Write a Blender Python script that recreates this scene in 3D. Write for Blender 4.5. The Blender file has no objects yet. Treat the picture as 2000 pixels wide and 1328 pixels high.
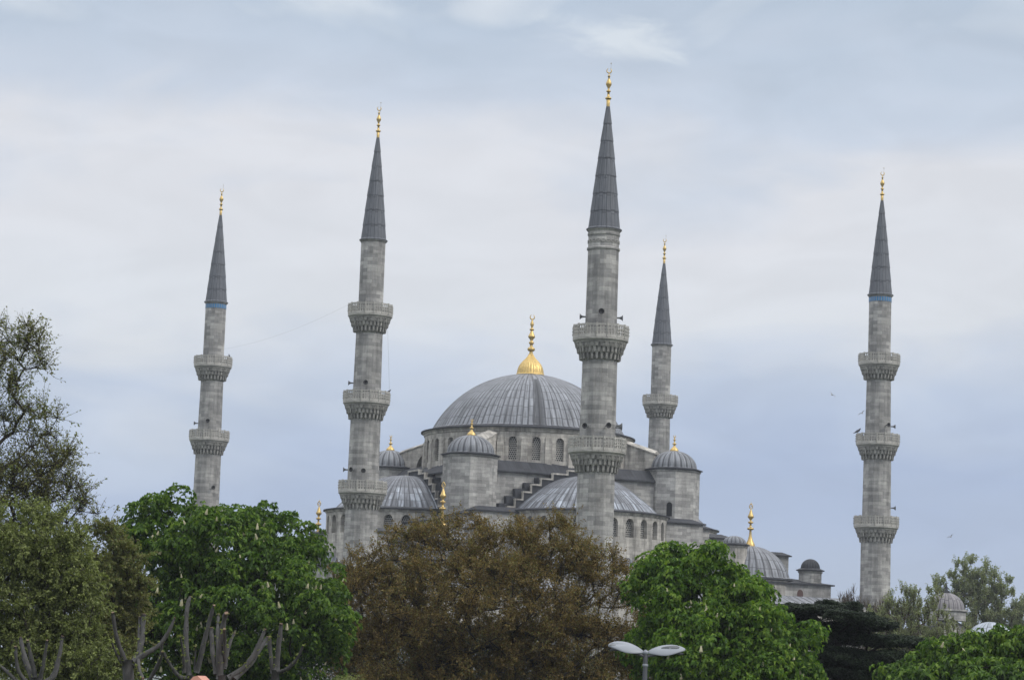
import bpy, math, random
import numpy as np
from mathutils import Vector, Matrix
random.seed(7); RNG = np.random.default_rng(11)
PI = math.pi
S = bpy.context.scene
COL = S.collection
EYE = 4.2
# ------------------------------------------------------------------ camera
F, PITCH, ROLL = 5131.28, math.radians(7.5097), math.radians(2.1)   # focal length in pixels of the 2000 px photo
cam = bpy.data.cameras.new('camera'); camo = bpy.data.objects.new('camera', cam); COL.objects.link(camo)
cam.sensor_width = 36.0; cam.lens = F / 2000 * 36; cam.clip_start = 0.5; cam.clip_end = 20000
camo.matrix_world = Matrix.Translation((0, 0, EYE)) @ Matrix.Rotation(PI/2 + PITCH, 4, 'X') @ Matrix.Rotation(ROLL, 4, 'Z')
S.camera = camo
S.render.resolution_x = 1024; S.render.resolution_y = 679
# ------------------------------------------------------------------ node helper
class NT:
    def __init__(s, tree): s.t = tree; s.n = tree.nodes; s.l = tree.links
    def node(s, kind, ins=None, **props):
        nd = s.n.new(kind)
        for k, v in props.items(): setattr(nd, k, v)
        for k, v in (ins or {}).items(): s.set(nd.inputs[k], v)
        return nd
    def set(s, sock, v):
        if isinstance(v, bpy.types.NodeSocket): s.l.new(v, sock)
        else: sock.default_value = v
    def math(s, op, a, b=0.0, c=0.0, clamp=False):
        nd = s.n.new('ShaderNodeMath'); nd.operation = op; nd.use_clamp = clamp
        s.set(nd.inputs[0], a); s.set(nd.inputs[1], b); s.set(nd.inputs[2], c); return nd.outputs[0]
    def mix(s, f, a, b, mode='MIX'):
        nd = s.n.new('ShaderNodeMix'); nd.data_type = 'RGBA'; nd.blend_type = mode
        s.set(nd.inputs[0], f); s.set(nd.inputs[6], a); s.set(nd.inputs[7], b); return nd.outputs[2]
    def ramp(s, f, stops, interp='LINEAR'):
        nd = s.n.new('ShaderNodeValToRGB'); cr = nd.color_ramp; cr.interpolation = interp
        while len(cr.elements) < len(stops): cr.elements.new(0.5)
        for e, (p, c) in zip(cr.elements, stops):
            e.position = p; e.color = c if len(c) == 4 else (*c, 1)
        s.set(nd.inputs[0], f); return nd.outputs[0]
    def noise(s, vec, scale, detail=3, rough=0.5, dist=0.0):
        nd = s.node('ShaderNodeTexNoise', {'Scale': scale, 'Detail': detail, 'Roughness': rough, 'Distortion': dist})
        s.set(nd.inputs['Vector'], vec); return nd.outputs[0]
    def vscale(s, vec, sc):
        nd = s.n.new('ShaderNodeVectorMath'); nd.operation = 'MULTIPLY'
        s.set(nd.inputs[0], vec); nd.inputs[1].default_value = sc; return nd.outputs[0]
def g(v): return (v, v, v)
# ------------------------------------------------------------------ sky
SUN_EL, SUN_AZ = math.radians(42), math.radians(118)     # azimuth of the sun measured from +Y towards +X
W = bpy.data.worlds.new('World'); S.world = W; W.use_nodes = True
w = NT(W.node_tree); w.n.clear()
sky = w.node('ShaderNodeTexSky', sky_type='NISHITA', sun_disc=False, sun_elevation=SUN_EL, sun_rotation=SUN_AZ)
tc = w.node('ShaderNodeTexCoord')
D = tc.outputs['Generated']
sep = w.node('ShaderNodeSeparateXYZ', {0: D})
n1 = w.noise(w.vscale(D, (4.0, 4.0, 9.0)), 1.0, 3, 0.5, 0.3)
n2 = w.noise(w.vscale(D, (9.0, 9.0, 24.0)), 1.0, 4, 0.5, 0.8)
n3 = w.noise(w.vscale(D, (16.0, 16.0, 44.0)), 1.0, 4, 0.5, 0.8)
zz = w.math('ADD', sep.outputs[2], w.math('MULTIPLY', w.math('SUBTRACT', n1, 0.5), 0.10))
zz = w.math('ADD', zz, w.math('MULTIPLY', w.math('SUBTRACT', n2, 0.5), 0.075))
zz = w.math('ADD', zz, w.math('MULTIPLY', sep.outputs[0], -0.03))
base = w.ramp(zz, [(0.0, (0.43, 0.505, 0.64)), (0.07, (0.40, 0.485, 0.67)), (0.11, (0.52, 0.595, 0.735)), (0.145, (0.725, 0.755, 0.805)),
                   (0.185, (0.74, 0.755, 0.80)), (0.215, (0.60, 0.665, 0.77)), (0.255, (0.49, 0.575, 0.69)), (0.33, (0.62, 0.68, 0.77)), (0.6, (1.6, 1.63, 1.68)), (1.0, (2.1, 2.12, 2.15))])
streak = w.ramp(n3, [(0.36, g(0.965)), (0.64, g(1.03))])
col = w.mix(1.0, base, streak, 'MULTIPLY')
hi = w.ramp(w.math('MULTIPLY', n2, w.ramp(sep.outputs[2], [(0.2, g(0)), (0.25, g(1))])), [(0.47, g(0)), (0.62, g(1))])
col = w.mix(w.math('MULTIPLY', hi, 0.5), col, (0.82, 0.86, 0.90, 1))
bx = w.math('DIVIDE', w.math('SUBTRACT', sep.outputs[0], 0.036), 0.036); bz = w.math('DIVIDE', w.math('SUBTRACT', sep.outputs[2], w.math('SUBTRACT', 0.2485, w.math('MULTIPLY', sep.outputs[0], 0.12))), 0.0095)
rr = w.math('SQRT', w.math('ADD', w.math('MULTIPLY', bx, bx), w.math('MULTIPLY', bz, bz)))
rr = w.math('ADD', rr, w.math('MULTIPLY', w.math('SUBTRACT', w.noise(w.vscale(D, (40, 40, 110)), 1.0, 5, .6, .5), 0.5), 2.4))
col = w.mix(w.math('MULTIPLY', w.ramp(rr, [(0.0, g(1)), (1.0, g(0))], 'EASE'), 0.62), col, (0.80, 0.85, 0.89, 1))
skyc = w.mix(1.0, sky.outputs[0], (0.09, 0.09, 0.09, 1), 'MULTIPLY')
final = w.mix(0.93, skyc, col)
bg = w.node('ShaderNodeBackground', {'Color': final, 'Strength': 1.0})
wo = w.node('ShaderNodeOutputWorld', {0: bg.outputs[0]})
# ------------------------------------------------------------------ sun (soft, behind thin cloud)
sl = bpy.data.lights.new('sun', 'SUN'); sl.energy = 1.5; sl.angle = math.radians(18); sl.color = (1.0, 0.95, 0.88)
so = bpy.data.objects.new('sun', sl); COL.objects.link(so)
sd = Vector((math.sin(SUN_AZ)*math.cos(SUN_EL), math.cos(SUN_AZ)*math.cos(SUN_EL), math.sin(SUN_EL)))
so.rotation_euler = sd.to_track_quat('Z', 'Y').to_euler(); so.location = (60, -40, 120)
S.view_settings.view_transform = 'Standard'; S.view_settings.look = 'None'
S.view_settings.exposure = 0.05; S.view_settings.gamma = 1.0
# ------------------------------------------------------------------ pixel -> place at a real distance
def at(px, py, Y):
    xi, yi = px - 1000, 664 - py
    x = (xi*math.cos(ROLL) - yi*math.sin(ROLL)) / F; y = (xi*math.sin(ROLL) + yi*math.cos(ROLL)) / F
    cp, sp = math.cos(PITCH), math.sin(PITCH)
    r = Vector((x, cp - y*sp, sp + y*cp)); r *= Y / r.y
    return Vector((r.x, r.y, r.z + EYE))
# ------------------------------------------------------------------ scene-object helpers
def tag(o, label=None, cat=None, group=None, kind=None):
    for k, v in (('label', label), ('category', cat), ('group', group), ('kind', kind)):
        if v: o[k] = v
    return o
def empty(name, loc, rz=0.0):
    o = bpy.data.objects.new(name, None); COL.objects.link(o); o.location = loc; o.rotation_euler = (0, 0, rz); o.empty_display_size = 1; return o
def place(name, me, parent=None, loc=(0, 0, 0), rot=(0, 0, 0), scale=(1, 1, 1)):
    o = bpy.data.objects.new(name, me); COL.objects.link(o); o.parent = parent
    o.location = loc; o.rotation_euler = rot; o.scale = scale; return o
class MB:
    def __init__(s, z0=0.0): s.v = []; s.f = []; s.uv = []; s.z0 = z0; s.sm = []
    def face(s, pts, uvs=None, smooth=False):
        i = len(s.v); s.v += [(p[0], p[1], p[2] + s.z0) for p in pts]; s.f.append(tuple(range(i, i+len(pts))))
        if uvs is None:
            a, b, c = Vector(pts[0]), Vector(pts[1]), Vector(pts[2]); n = (b-a).cross(c-b)
            if n.length < 1e-9: n = Vector((0, 0, 1))
            n.normalize()
            if abs(n.z) > 0.75: uvs = [(p[0], p[1]) for p in pts]
            else:
                t = Vector((-n.y, n.x, 0)).normalized(); off = round(n.x*3)+round(n.y*7)*1.37
                uvs = [(p[0]*t.x + p[1]*t.y + off, p[2]) for p in pts]
        s.uv += list(uvs); s.sm.append(smooth)
    def box(s, x0, x1, y0, y1, z0, z1):
        P = [(x0,y0,z0),(x1,y0,z0),(x1,y1,z0),(x0,y1,z0),(x0,y0,z1),(x1,y0,z1),(x1,y1,z1),(x0,y1,z1)]
        for q in ((0,3,2,1),(4,5,6,7),(0,1,5,4),(1,2,6,5),(2,3,7,6),(3,0,4,7)): s.face([P[i] for i in q])
    def obox(s, c, ax, ay, az):     # oriented box: centre, half axis vectors
        c, ax, ay, az = map(Vector, (c, ax, ay, az))
        P = [c + i*ax + j*ay + k*az for k in (-1, 1) for i, j in ((-1,-1),(1,-1),(1,1),(-1,1))]
        for q in ((0,3,2,1),(4,5,6,7),(0,1,5,4),(1,2,6,5),(2,3,7,6),(3,0,4,7)): s.face([P[i] for i in q])
    def frus(s, x0, x1, y0, y1, z0, X0, X1, Y0, Y1, z1):
        P = [(x0,y0,z0),(x1,y0,z0),(x1,y1,z0),(x0,y1,z0),(X0,Y0,z1),(X1,Y0,z1),(X1,Y1,z1),(X0,Y1,z1)]
        for q in ((0,3,2,1),(4,5,6,7),(0,1,5,4),(1,2,6,5),(2,3,7,6),(3,0,4,7)): s.face([P[i] for i in q])
    def lathe(s, prof, n=32, cx=0, cy=0, a0=0.0, a1=2*PI, ur=None, mod=None, smooth=False, rv=None, uoff=0.0, vmode='arc'):
        """prof: (r, z) list bottom to top. ur: u units over the sweep (default arc metres at the largest radius)"""
        R = max(p[0] for p in prof); tot = (a1-a0)*R if ur is None else ur
        vv = [0.0]
        for i in range(1, len(prof)):
            d = math.hypot(prof[i][0]-prof[i-1][0], prof[i][1]-prof[i-1][1]) if vmode == 'arc' else prof[i][1]-prof[i-1][1]
            vv.append(vv[-1] + d)
        if vmode == 'z': vv = [p[1] for p in prof]
        if rv: vv = [v / rv for v in vv]
        for j in range(n):
            t0, t1 = a0 + (a1-a0)*j/n, a0 + (a1-a0)*(j+1)/n
            m0 = mod(j, n) if mod else 0.0; m1 = mod(j+1, n) if mod else 0.0
            u0, u1 = tot*j/n + uoff, tot*(j+1)/n + uoff
            for i in range(len(prof)-1):
                (r0, z0), (r1, z1) = prof[i], prof[i+1]
                P = []; U = []
                for (r, z, t, m, u, v) in ((r0,z0,t0,m0,u0,vv[i]), (r0,z0,t1,m1,u1,vv[i]), (r1,z1,t1,m1,u1,vv[i+1]), (r1,z1,t0,m0,u0,vv[i+1])):
                    k = r + m*min(1.0, r/(0.25*R+1e-6))
                    P.append((cx + k*math.cos(t), cy + k*math.sin(t), z)); U.append((u, v))
                if r1 < 1e-4: P.pop(); U.pop()
                elif r0 < 1e-4: P.pop(0); U.pop(0)
                s.face(P, U, smooth)
    def disc(s, r, z, n, cx=0, cy=0, up=True, a0=0.0):
        P = [(cx + r*math.cos(a0+2*PI*k/n), cy + r*math.sin(a0+2*PI*k/n), z) for k in range(n)]
        s.face(P if up else P[::-1])
    def tube(s, pts, rad, n=8, cap=True, smooth=True):
        pts = [Vector(p) for p in pts]; rings = []
        up = Vector((0.13, 0.97, 0.2)).normalized()
        for i, p in enumerate(pts):
            d = (pts[min(i+1, len(pts)-1)] - pts[max(i-1, 0)]).normalized()
            a = d.cross(up)
            if a.length < 0.1: a = d.cross(Vector((1, 0, 0)))
            a.normalize(); b = d.cross(a)
            r = rad[i] if hasattr(rad, '__len__') else rad
            rings.append([p + (a*math.cos(2*PI*k/n) + b*math.sin(2*PI*k/n))*r for k in range(n)])
        L = 0
        for i in range(len(rings)-1):
            l2 = L + (pts[i+1]-pts[i]).length
            for k in range(n):
                q = (k+1) % n
                s.face([rings[i][k], rings[i+1][k], rings[i+1][q], rings[i][q]], [(k/n, L), (k/n, l2), ((k+1)/n, l2), ((k+1)/n, L)], smooth)
            L = l2
        if cap: s.face(rings[0][::-1]) ; s.face(rings[-1])
    def mesh(s, name, mat):
        me = bpy.data.meshes.new(name); me.from_pydata(s.v, [], s.f)
        ul = me.uv_layers.new(name='UVMap'); ul.data.foreach_set('uv', np.array(s.uv, dtype=np.float32).ravel())
        me.polygons.foreach_set('use_smooth', s.sm)
        me.materials.append(mat)
        if any(s.sm): 
            import bmesh
            b = bmesh.new(); b.from_mesh(me); bmesh.ops.remove_doubles(b, verts=b.verts, dist=1e-4); b.to_mesh(me); b.free()
        me.update(); return me
    def build(s, name, mat, parent=None, **kw): return place(name, s.mesh(name, mat), parent, **kw)
# ------------------------------------------------------------------ materials
MATS = {}
def newmat(name):
    m = bpy.data.materials.new(name); m.use_nodes = True; t = NT(m.node_tree); t.n.clear()
    return m, t
def finish(t, color, rough=0.8, metal=0.0, spec=0.3, bump=None, bstr=0.3, bdist=0.02):
    b = t.node('ShaderNodeBsdfPrincipled'); t.set(b.inputs['Base Color'], color); t.set(b.inputs['Roughness'], rough)
    t.set(b.inputs['Metallic'], metal); b.inputs['Specular IOR Level'].default_value = spec
    if bump is not None:
        bp = t.node('ShaderNodeBump', {'Strength': bstr, 'Distance': bdist, 'Height': bump}); t.l.new(bp.outputs[0], b.inputs['Normal'])
    t.node('ShaderNodeOutputMaterial', {0: b.outputs[0]}); return b
def stone(name, c1, c2, stain=0.45, bw=0.95, bh=0.40, patch=0.35):
    m, t = newmat(name); uv = t.node('ShaderNodeTexCoord'); U = uv.outputs['UV']; O = uv.outputs['Object']
    br = t.node('ShaderNodeTexBrick', {'Vector': U, 'Color1': (*c1, 1), 'Color2': (*c2, 1), 'Mortar': (c1[0]*.55, c1[1]*.54, c1[2]*.52, 1), 'Scale': 1.0,
        'Mortar Size': 0.012, 'Mortar Smooth': 0.3, 'Bias': 0.15, 'Brick Width': bw, 'Row Height': bh})
    br.offset = 0.5; br.squash = 1.0
    c = br.outputs[0]
    # second set of larger repair blocks
    br2 = t.node('ShaderNodeTexBrick', {'Vector': U, 'Color1': (1.12,)*3 + (1,), 'Color2': (0.74,)*3 + (1,), 'Mortar': (0.9,)*3 + (1,), 'Scale': 1.0,
        'Mortar Size': 0.0, 'Bias': -0.1, 'Brick Width': bw*1.9, 'Row Height': bh*2})
    c = t.mix(patch, c, t.mix(1.0, c, br2.outputs[0], 'MULTIPLY'))
    big = t.noise(O, 0.35, 4, 0.6)
    c = t.mix(1.0, c, t.ramp(big, [(0.3, g(0.76)), (0.62, g(1.12))]), 'MULTIPLY')
    stk = t.noise(t.vscale(U, (1.1, 0.11, 1)), 1.0, 5, 0.65)
    c = t.mix(stain, c, t.mix(1.0, c, t.ramp(stk, [(0.32, (0.33, 0.33, 0.34)), (0.60, g(1.08))]), 'MULTIPLY'))
    crs = t.noise(t.vscale(U, (0.55, 2.6, 1)), 1.0, 4, 0.7)
    c = t.mix(1.0, c, t.ramp(crs, [(0.33, g(0.84)), (0.5, g(1.0)), (0.66, g(1.10))]), 'MULTIPLY')
    fine = t.noise(O, 7.0, 3, 0.7)
    c = t.mix(1.0, c, t.ramp(fine, [(0.25, g(0.86)), (0.75, g(1.12))]), 'MULTIPLY')
    finish(t, c, 0.9, bump=t.math('ADD', br.outputs['Fac'], t.math('MULTIPLY', fine, -0.6)), bstr=0.5, bdist=-0.03); MATS[name] = m; return m
M_STONE = stone('grey limestone', (0.50, 0.49, 0.468), (0.28, 0.276, 0.268), 0.42, 1.15, 0.40, 0.35)
M_MIN = stone('minaret limestone', (0.465, 0.455, 0.435), (0.25, 0.247, 0.242), 0.6, 1.2, 0.42, 0.35)
M_PALE = stone('pale limestone', (0.56, 0.535, 0.485), (0.40, 0.38, 0.35), 0.9, 0.9, 0.42, 0.3)
M_CARV = stone('carved parapet stone', (0.50, 0.485, 0.45), (0.40, 0.39, 0.365), 0.35, 1.3, 0.8, 0.2)
M_MUQ = stone('sooty carved stone', (0.44, 0.43, 0.40), (0.29, 0.285, 0.27), 0.9, 0.6, 0.5, 0.6)
def lead(name, c, light=None, amount=0.0, vlow=99.0, rough=0.55, seam=0.10, rows=True, streak=0.5, spec=0.25, var=0.18, stain=None):
    """sheet lead: u counts the sheets round the roof, v the courses up it"""
    m, t = newmat(name); tcn = t.node('ShaderNodeTexCoord'); U = tcn.outputs['UV']
    sp = t.node('ShaderNodeSeparateXYZ', {0: U}); u, v = sp.outputs[0], sp.outputs[1]
    fu = t.math('FRACT', u); iu = t.math('FLOOR', u)
    wn1 = t.node('ShaderNodeTexWhiteNoise', noise_dimensions='1D'); t.set(wn1.inputs['W'], iu)
    vs = t.math('ADD', v, t.math('MULTIPLY', wn1.outputs[0], 0.22)); fv = t.math('FRACT', vs); iv = t.math('FLOOR', vs)
    cell = t.node('ShaderNodeCombineXYZ', {0: iu, 1: iv, 2: 0.0}); wn = t.node('ShaderNodeTexWhiteNoise', noise_dimensions='3D'); t.set(wn.inputs['Vector'], cell.outputs[0])
    c = t.mix(t.math('MULTIPLY', wn.outputs[0], 1.0), tuple(x*(1-var) for x in c)+(1,), tuple(x*(1+var) for x in c)+(1,))
    if light:
        nz = t.noise(t.vscale(U, (1.1, 0.30, 1)), 1.0, 4, 0.65)
        m1 = t.ramp(t.math('ADD', t.math('MULTIPLY', wn.outputs[0], 0.14), t.math('MULTIPLY', nz, 0.86)), [(0.60-amount*0.3, g(0)), (0.78-amount*0.3, g(0.9))])
        # weathered pale bloom keeps to the lower courses
        m2 = t.ramp(t.math('DIVIDE', v, 10.0), [(vlow/10.0, g(1)), (vlow/10.0+0.02, g(0))])
        c = t.mix(t.math('MULTIPLY', m1, m2), c, (*light, 1))
    st = t.noise(t.vscale(U, (2.4, 0.35, 1)), 1.0, 4, 0.65)
    c = t.mix(streak, c, t.mix(1.0, c, t.ramp(st, [(0.34, g(0.42)), (0.5, g(0.98)), (0.66, g(1.4))]), 'MULTIPLY'))
    if stain:
        ds = t.math('ABSOLUTE', t.math('SUBTRACT', u, t.math('ADD', stain[0], t.math('MULTIPLY', st, .8))))
        c = t.mix(t.ramp(t.math('DIVIDE', ds, stain[1]), [(0.0, g(.9)), (0.5, g(.7)), (1.0, g(0))]), c, (0.035, 0.037, 0.042, 1))
    su = t.math('LESS_THAN', t.math('MINIMUM', fu, t.math('SUBTRACT', 1.0, fu)), t.math('MULTIPLY', t.noise(t.vscale(U, (1.0, 0.5, 1)), 1.7, 2, .5), seam*2))
    c = t.mix(t.math('MULTIPLY', su, 0.72), c, (0.03, 0.032, 0.038, 1))
    if rows:
        sv = t.math('LESS_THAN', fv, 0.08); c = t.mix(t.math('MULTIPLY', sv, 0.6), c, (0.05, 0.052, 0.06, 1))
    finish(t, c, rough, 0.0, spec, bump=st, bstr=0.25, bdist=0.03); MATS[name] = m; return m
M_LEAD = lead('lead sheet', (0.20, 0.21, 0.232), seam=0.125, streak=0.9, var=0.10, stain=(72.6, 1.25))
M_LEADH = lead('half dome lead', (0.15, 0.158, 0.178), (0.36, 0.395, 0.45), 0.5, 2.6, seam=0.12, streak=0.9, var=0.09)
M_LEADF = lead('fluted lead', (0.19, 0.20, 0.22), None, seam=0.14, rows=False, streak=0.9)
M_SPIRE = lead('spire lead', (0.115, 0.123, 0.14), None, seam=0.05, streak=0.85, var=.13)
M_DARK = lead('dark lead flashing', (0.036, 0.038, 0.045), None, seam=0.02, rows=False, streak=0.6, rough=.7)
m, t = newmat('gilded copper'); tcn = t.node('ShaderNodeTexCoord')
nz = t.noise(tcn.outputs['Object'], 5.0, 3, 0.6)
finish(t, t.ramp(nz, [(0.3, (0.40, 0.28, 0.10)), (0.65, (0.62, 0.45, 0.18))]), 0.42, 0.75, 0.5); M_GOLD = m
m, t = newmat('tarnished brass'); finish(t, (0.30, 0.27, 0.19, 1), 0.45, 0.6); M_TARN = m
m, t = newmat('dark opening'); finish(t, (0.015, 0.015, 0.018, 1), 0.9); M_HOLE = m
m, t = newmat('painted horn grey'); finish(t, (0.13, 0.135, 0.14, 1), 0.6); M_HORN = m
m, t = newmat('black horn mouth'); finish(t, (0.02, 0.02, 0.022, 1), 0.7); M_MOUTH = m
m, t = newmat('rusty shutter'); finish(t, (0.085, 0.05, 0.045, 1), 0.8); M_RUST = m
# pierced stone lattice window: staggered round holes
def lattice(name, stonec, hole, sc):
    m, t = newmat(name); tcn = t.node('ShaderNodeTexCoord'); sp = t.node('ShaderNodeSeparateXYZ', {0: t.vscale(tcn.outputs['UV'], (sc, sc, 1))})
    row = t.math('FLOOR', sp.outputs[1]); odd = t.math('MODULO', row, 2.0)
    fx = t.math('SUBTRACT', t.math('FRACT', t.math('ADD', sp.outputs[0], t.math('MULTIPLY', odd, 0.5))), 0.5)
    fy = t.math('SUBTRACT', t.math('FRACT', sp.outputs[1]), 0.5)
    d = t.math('SQRT', t.math('ADD', t.math('MULTIPLY', fx, fx), t.math('MULTIPLY', fy, fy)))
    h = t.math('LESS_THAN', d, 0.37)
    finish(t, t.mix(h, (*stonec, 1), (*hole, 1)), 0.9); return m
M_LAT = lattice('pierced window lattice', (0.33, 0.32, 0.30), (0.02, 0.022, 0.025), 3.9)
# tiles under the spire eave
m, t = newmat('turquoise tile band'); tcn = t.node('ShaderNodeTexCoord'); sp = t.node('ShaderNodeSeparateXYZ', {0: tcn.outputs['UV']})
fu = t.math('FRACT', t.math('MULTIPLY', sp.outputs[0], 2.0)); k = t.math('LESS_THAN', t.math('ABSOLUTE', t.math('SUBTRACT', fu, 0.5)), 0.36)
finish(t, t.mix(k, (0.25, 0.25, 0.25, 1), (0.035, 0.17, 0.36, 1)), 0.4); M_TILE = m
# ------------------------------------------------------------------ the mosque frame (a along the front, b going away)
CX, CY, PH = 2.7388, 334.943, math.radians(23.515)
ROT = Matrix.Rotation(PH, 3, 'Z')
def mq(a, b, h=None):
    p = ROT @ Vector((a, b, 0)); return Vector((CX + p.x, CY + p.y, 0 if h is None else h + EYE))
# ------------------------------------------------------------------ finials
def crescent(mb, z, r, ang, thick, opening=0.75):
    """moon standing open side up, in the plane turned by ang"""
    n = 18; a0, a1 = PI/2 + opening*0.5, PI/2 - opening*0.5 + 2*PI
    pts = []; rad = []
    for i in range(n+1):
        s_ = i/n; t_ = a0 + (a1-a0)*s_
        x = r*math.cos(t_); pts.append((x*math.cos(ang), x*math.sin(ang), z + r + r*math.sin(t_))); rad.append(thick*(0.25 + 0.95*math.sin(PI*s_)**0.8))
    mb.tube(pts, rad, 6)
def bead(r, zc, hh, rn):
    return [(rn, zc-hh)] + [(rn + (r-rn)*math.cos(x), zc + hh*math.sin(x)) for x in (-1.2, -0.8, -0.35, 0, 0.35, 0.8, 1.2)] + [(rn, zc+hh)]
CAMANG = -PH            # crescents face the viewer: their plane runs along world X
def finial_mesh(kind):
    mb = MB(); K = dict(n=20, smooth=True)
    if kind == 'main':
        flute = lambda j, n: 0.10*abs(math.sin(PI*28*j/n))
        mb.lathe([(1.80, 0), (1.78, .06), (1.74, .35), (1.62, .8), (1.38, 1.25), (1.02, 1.65), (0.66, 1.98), (0.40, 2.3), (0.27, 2.6)], n=112, mod=flute, smooth=True)
        mb.lathe([(0.27, 2.6), (0.24, 2.85)] + bead(.53, 3.22, .27, .22) + bead(.36, 4.05, .17, .2) + [(.19, 4.45), (.46, 4.75), (.5, 4.87), (.44, 4.98), (.27, 5.3), (.17, 5.6)] + bead(.32, 5.78, .14, .16)
                 + [(.13, 6.1), (.27, 6.42), (.26, 6.5), (.1, 6.95), (.05, 7.15)], **K)
        mb.lathe([(2.0, -.12), (1.95, 0.0), (1.8, .05)], n=48, smooth=True)
        crescent(mb, 7.1, .30, CAMANG, .075)
    elif kind == 'spire':
        mb.lathe([(.16, 0), (.17, .62)] + bead(.29, .80, .13, .13) + bead(.21, 1.47, .1, .10) + [(.09, 1.75), (.26, 2.08), (.27, 2.2), (.2, 2.4), (.1, 2.62)] + bead(.14, 2.9, .06, .07) + [(.04, 3.1), (.03, 3.25)], **K)
        crescent(mb, 3.2, .22, CAMANG, .05)
    elif kind == 'spire_rod':
        mb.lathe([(.012, 3.0), (.012, 4.05), (.06, 4.08), (.06, 4.12), (.0, 4.2)], n=6, cx=.16*math.cos(CAMANG), cy=.16*math.sin(CAMANG))
    elif kind == 'turret':
        mb.lathe([(.56, -.05), (.56, .06), (.42, .28), (.2, .48), (.13, .62)] + bead(.26, .86, .11, .11) + [(.09, 1.1), (.1, 1.25)] + bead(.18, 1.38, .08, .08) + bead(.11, 1.62, .05, .05) + [(.05, 1.72)], **K)
        crescent(mb, 1.72, .13, CAMANG, .045)
    elif kind == 'corner':
        mb.lathe([(.62, -.1), (.6, .12), (.5, .38), (.3, .75), (.17, 1.3), (.14, 1.8)] + bead(.42, 2.15, .17, .14) + bead(.34, 2.92, .14, .12) + [(.12, 3.25), (.38, 3.56), (.38, 3.66), (.26, 3.9), (.12, 4.35), (.06, 4.55)], **K)
        pts = []; n = 20
        for i in range(n+1):
            t_ = 2*PI*i/n; x = .2*math.sin(t_); zz_ = 4.86 - .24*math.cos(t_) + (.12 if abs(t_-PI) < .4 else 0)
            pts.append((x*math.cos(CAMANG), x*math.sin(CAMANG), zz_))
        mb.tube(pts, .055, 6); mb.lathe([(.04, 5.1), (.0, 5.55)], n=8)
        mb.tube([(-.12*math.cos(CAMANG), -.12*math.sin(CAMANG), 4.8), (.12*math.cos(CAMANG), .12*math.sin(CAMANG), 4.95)], .04, 6)
    return mb.mesh(kind + '_finial', M_GOLD if kind != 'spire_rod' else M_TARN)
FIN = {k: finial_mesh(k) for k in ('main', 'spire', 'spire_rod', 'turret', 'corner')}
# ------------------------------------------------------------------ arched wall bay: maps (s, z, depth) through fn
def bay(mb, fn, s0, s1, z0, z1, hw, zs, zt, depth, uo=0.0, n=8):
    sc = (s0+s1)/2; L, R = sc-hw, sc+hw
    def q(pts): mb.face([fn(s, z, d) for s, z, d in pts], [(s+uo, z) if True else 0 for s, z, d in pts])
    arc = [(sc + hw*math.cos(PI*(1-i/n)), zt + hw*1.12*math.sin(PI*(1-i/n))) for i in range(n+1)]
    q([(s0,z0,0),(L,z0,0),(L,z1,0),(s0,z1,0)]); q([(R,z0,0),(s1,z0,0),(s1,z1,0),(R,z1,0)])
    q([(L,z0,0),(R,z0,0),(R,zs,0),(L,zs,0)])
    for i in range(n):
        (x0, y0), (x1, y1) = arc[i], arc[i+1]; q([(x0,y0,0),(x1,y1,0),(x1,z1,0),(x0,z1,0)])
        q([(x0,y0,0),(x0,y0,depth),(x1,y1,depth),(x1,y1,0)])
    q([(L,zs,0),(L,zt,0),(L,zt,depth),(L,zs,depth)][::-1]); q([(R,zs,0),(R,zt,0),(R,zt,depth),(R,zs,depth)])
    q([(L,zs,0),(R,zs,0),(R,zs,depth),(L,zs,depth)])
def pane(hw, zs, zt, mat, name='window', n=10):
    """flat arched panel in its own x-z plane, x centred, facing -y"""
    mb = MB(); P = [(-hw, 0, zs), (hw, 0, zs)] + [(hw*math.cos(PI*i/n), 0, zt + hw*1.12*math.sin(PI*i/n)) for i in range(n+1)]
    mb.face(P, [(p[0], p[2]) for p in P]); 
    # thin stone frame round the panel
    fr = 0.07
    mb.box(-hw-.02, hw+.02, -.05, .06, zs-.02, zs+.08)
    return mb.mesh(name, mat)
# ------------------------------------------------------------------ MOSQUE
mosque = empty('mosque', mq(0, 0), PH)
tag(mosque, 'great grey stone mosque with ribbed lead main dome, half domes and corner turrets', 'mosque')
z0 = EYE
DC = -0.25
# hall body ----------------------------------------------------------------
mb = MB(z0)
HA, HB = 28.9, 27.0
mb.box(-HA, HA, -HB, HB, -4.2, 13.55)
mb.box(-16.0, 16.0, -19.2, 19.2, 13.56, 17.8)
mb.build('hall_wall', M_STONE, mosque)
mb = MB(z0)
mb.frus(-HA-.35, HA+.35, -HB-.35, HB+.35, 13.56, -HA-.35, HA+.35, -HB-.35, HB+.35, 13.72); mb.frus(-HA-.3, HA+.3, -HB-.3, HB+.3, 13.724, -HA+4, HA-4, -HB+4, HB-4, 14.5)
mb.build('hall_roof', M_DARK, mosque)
# portico roof strip and wall in front of the hall (facing the courtyard)
mb = MB(z0); mb.box(-31, 30.6, -31.6, HB*-1-.02, -4.2, 10.9); mb.build('portico_wall', M_PALE, mosque)
mb = MB(z0); mb.frus(-31.3, 30.9, -32, -27.02, 10.904, -31.3, 30.9, -28, -27.03, 12.1); mb.build('portico_roof', M_LEAD, mosque)
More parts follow.
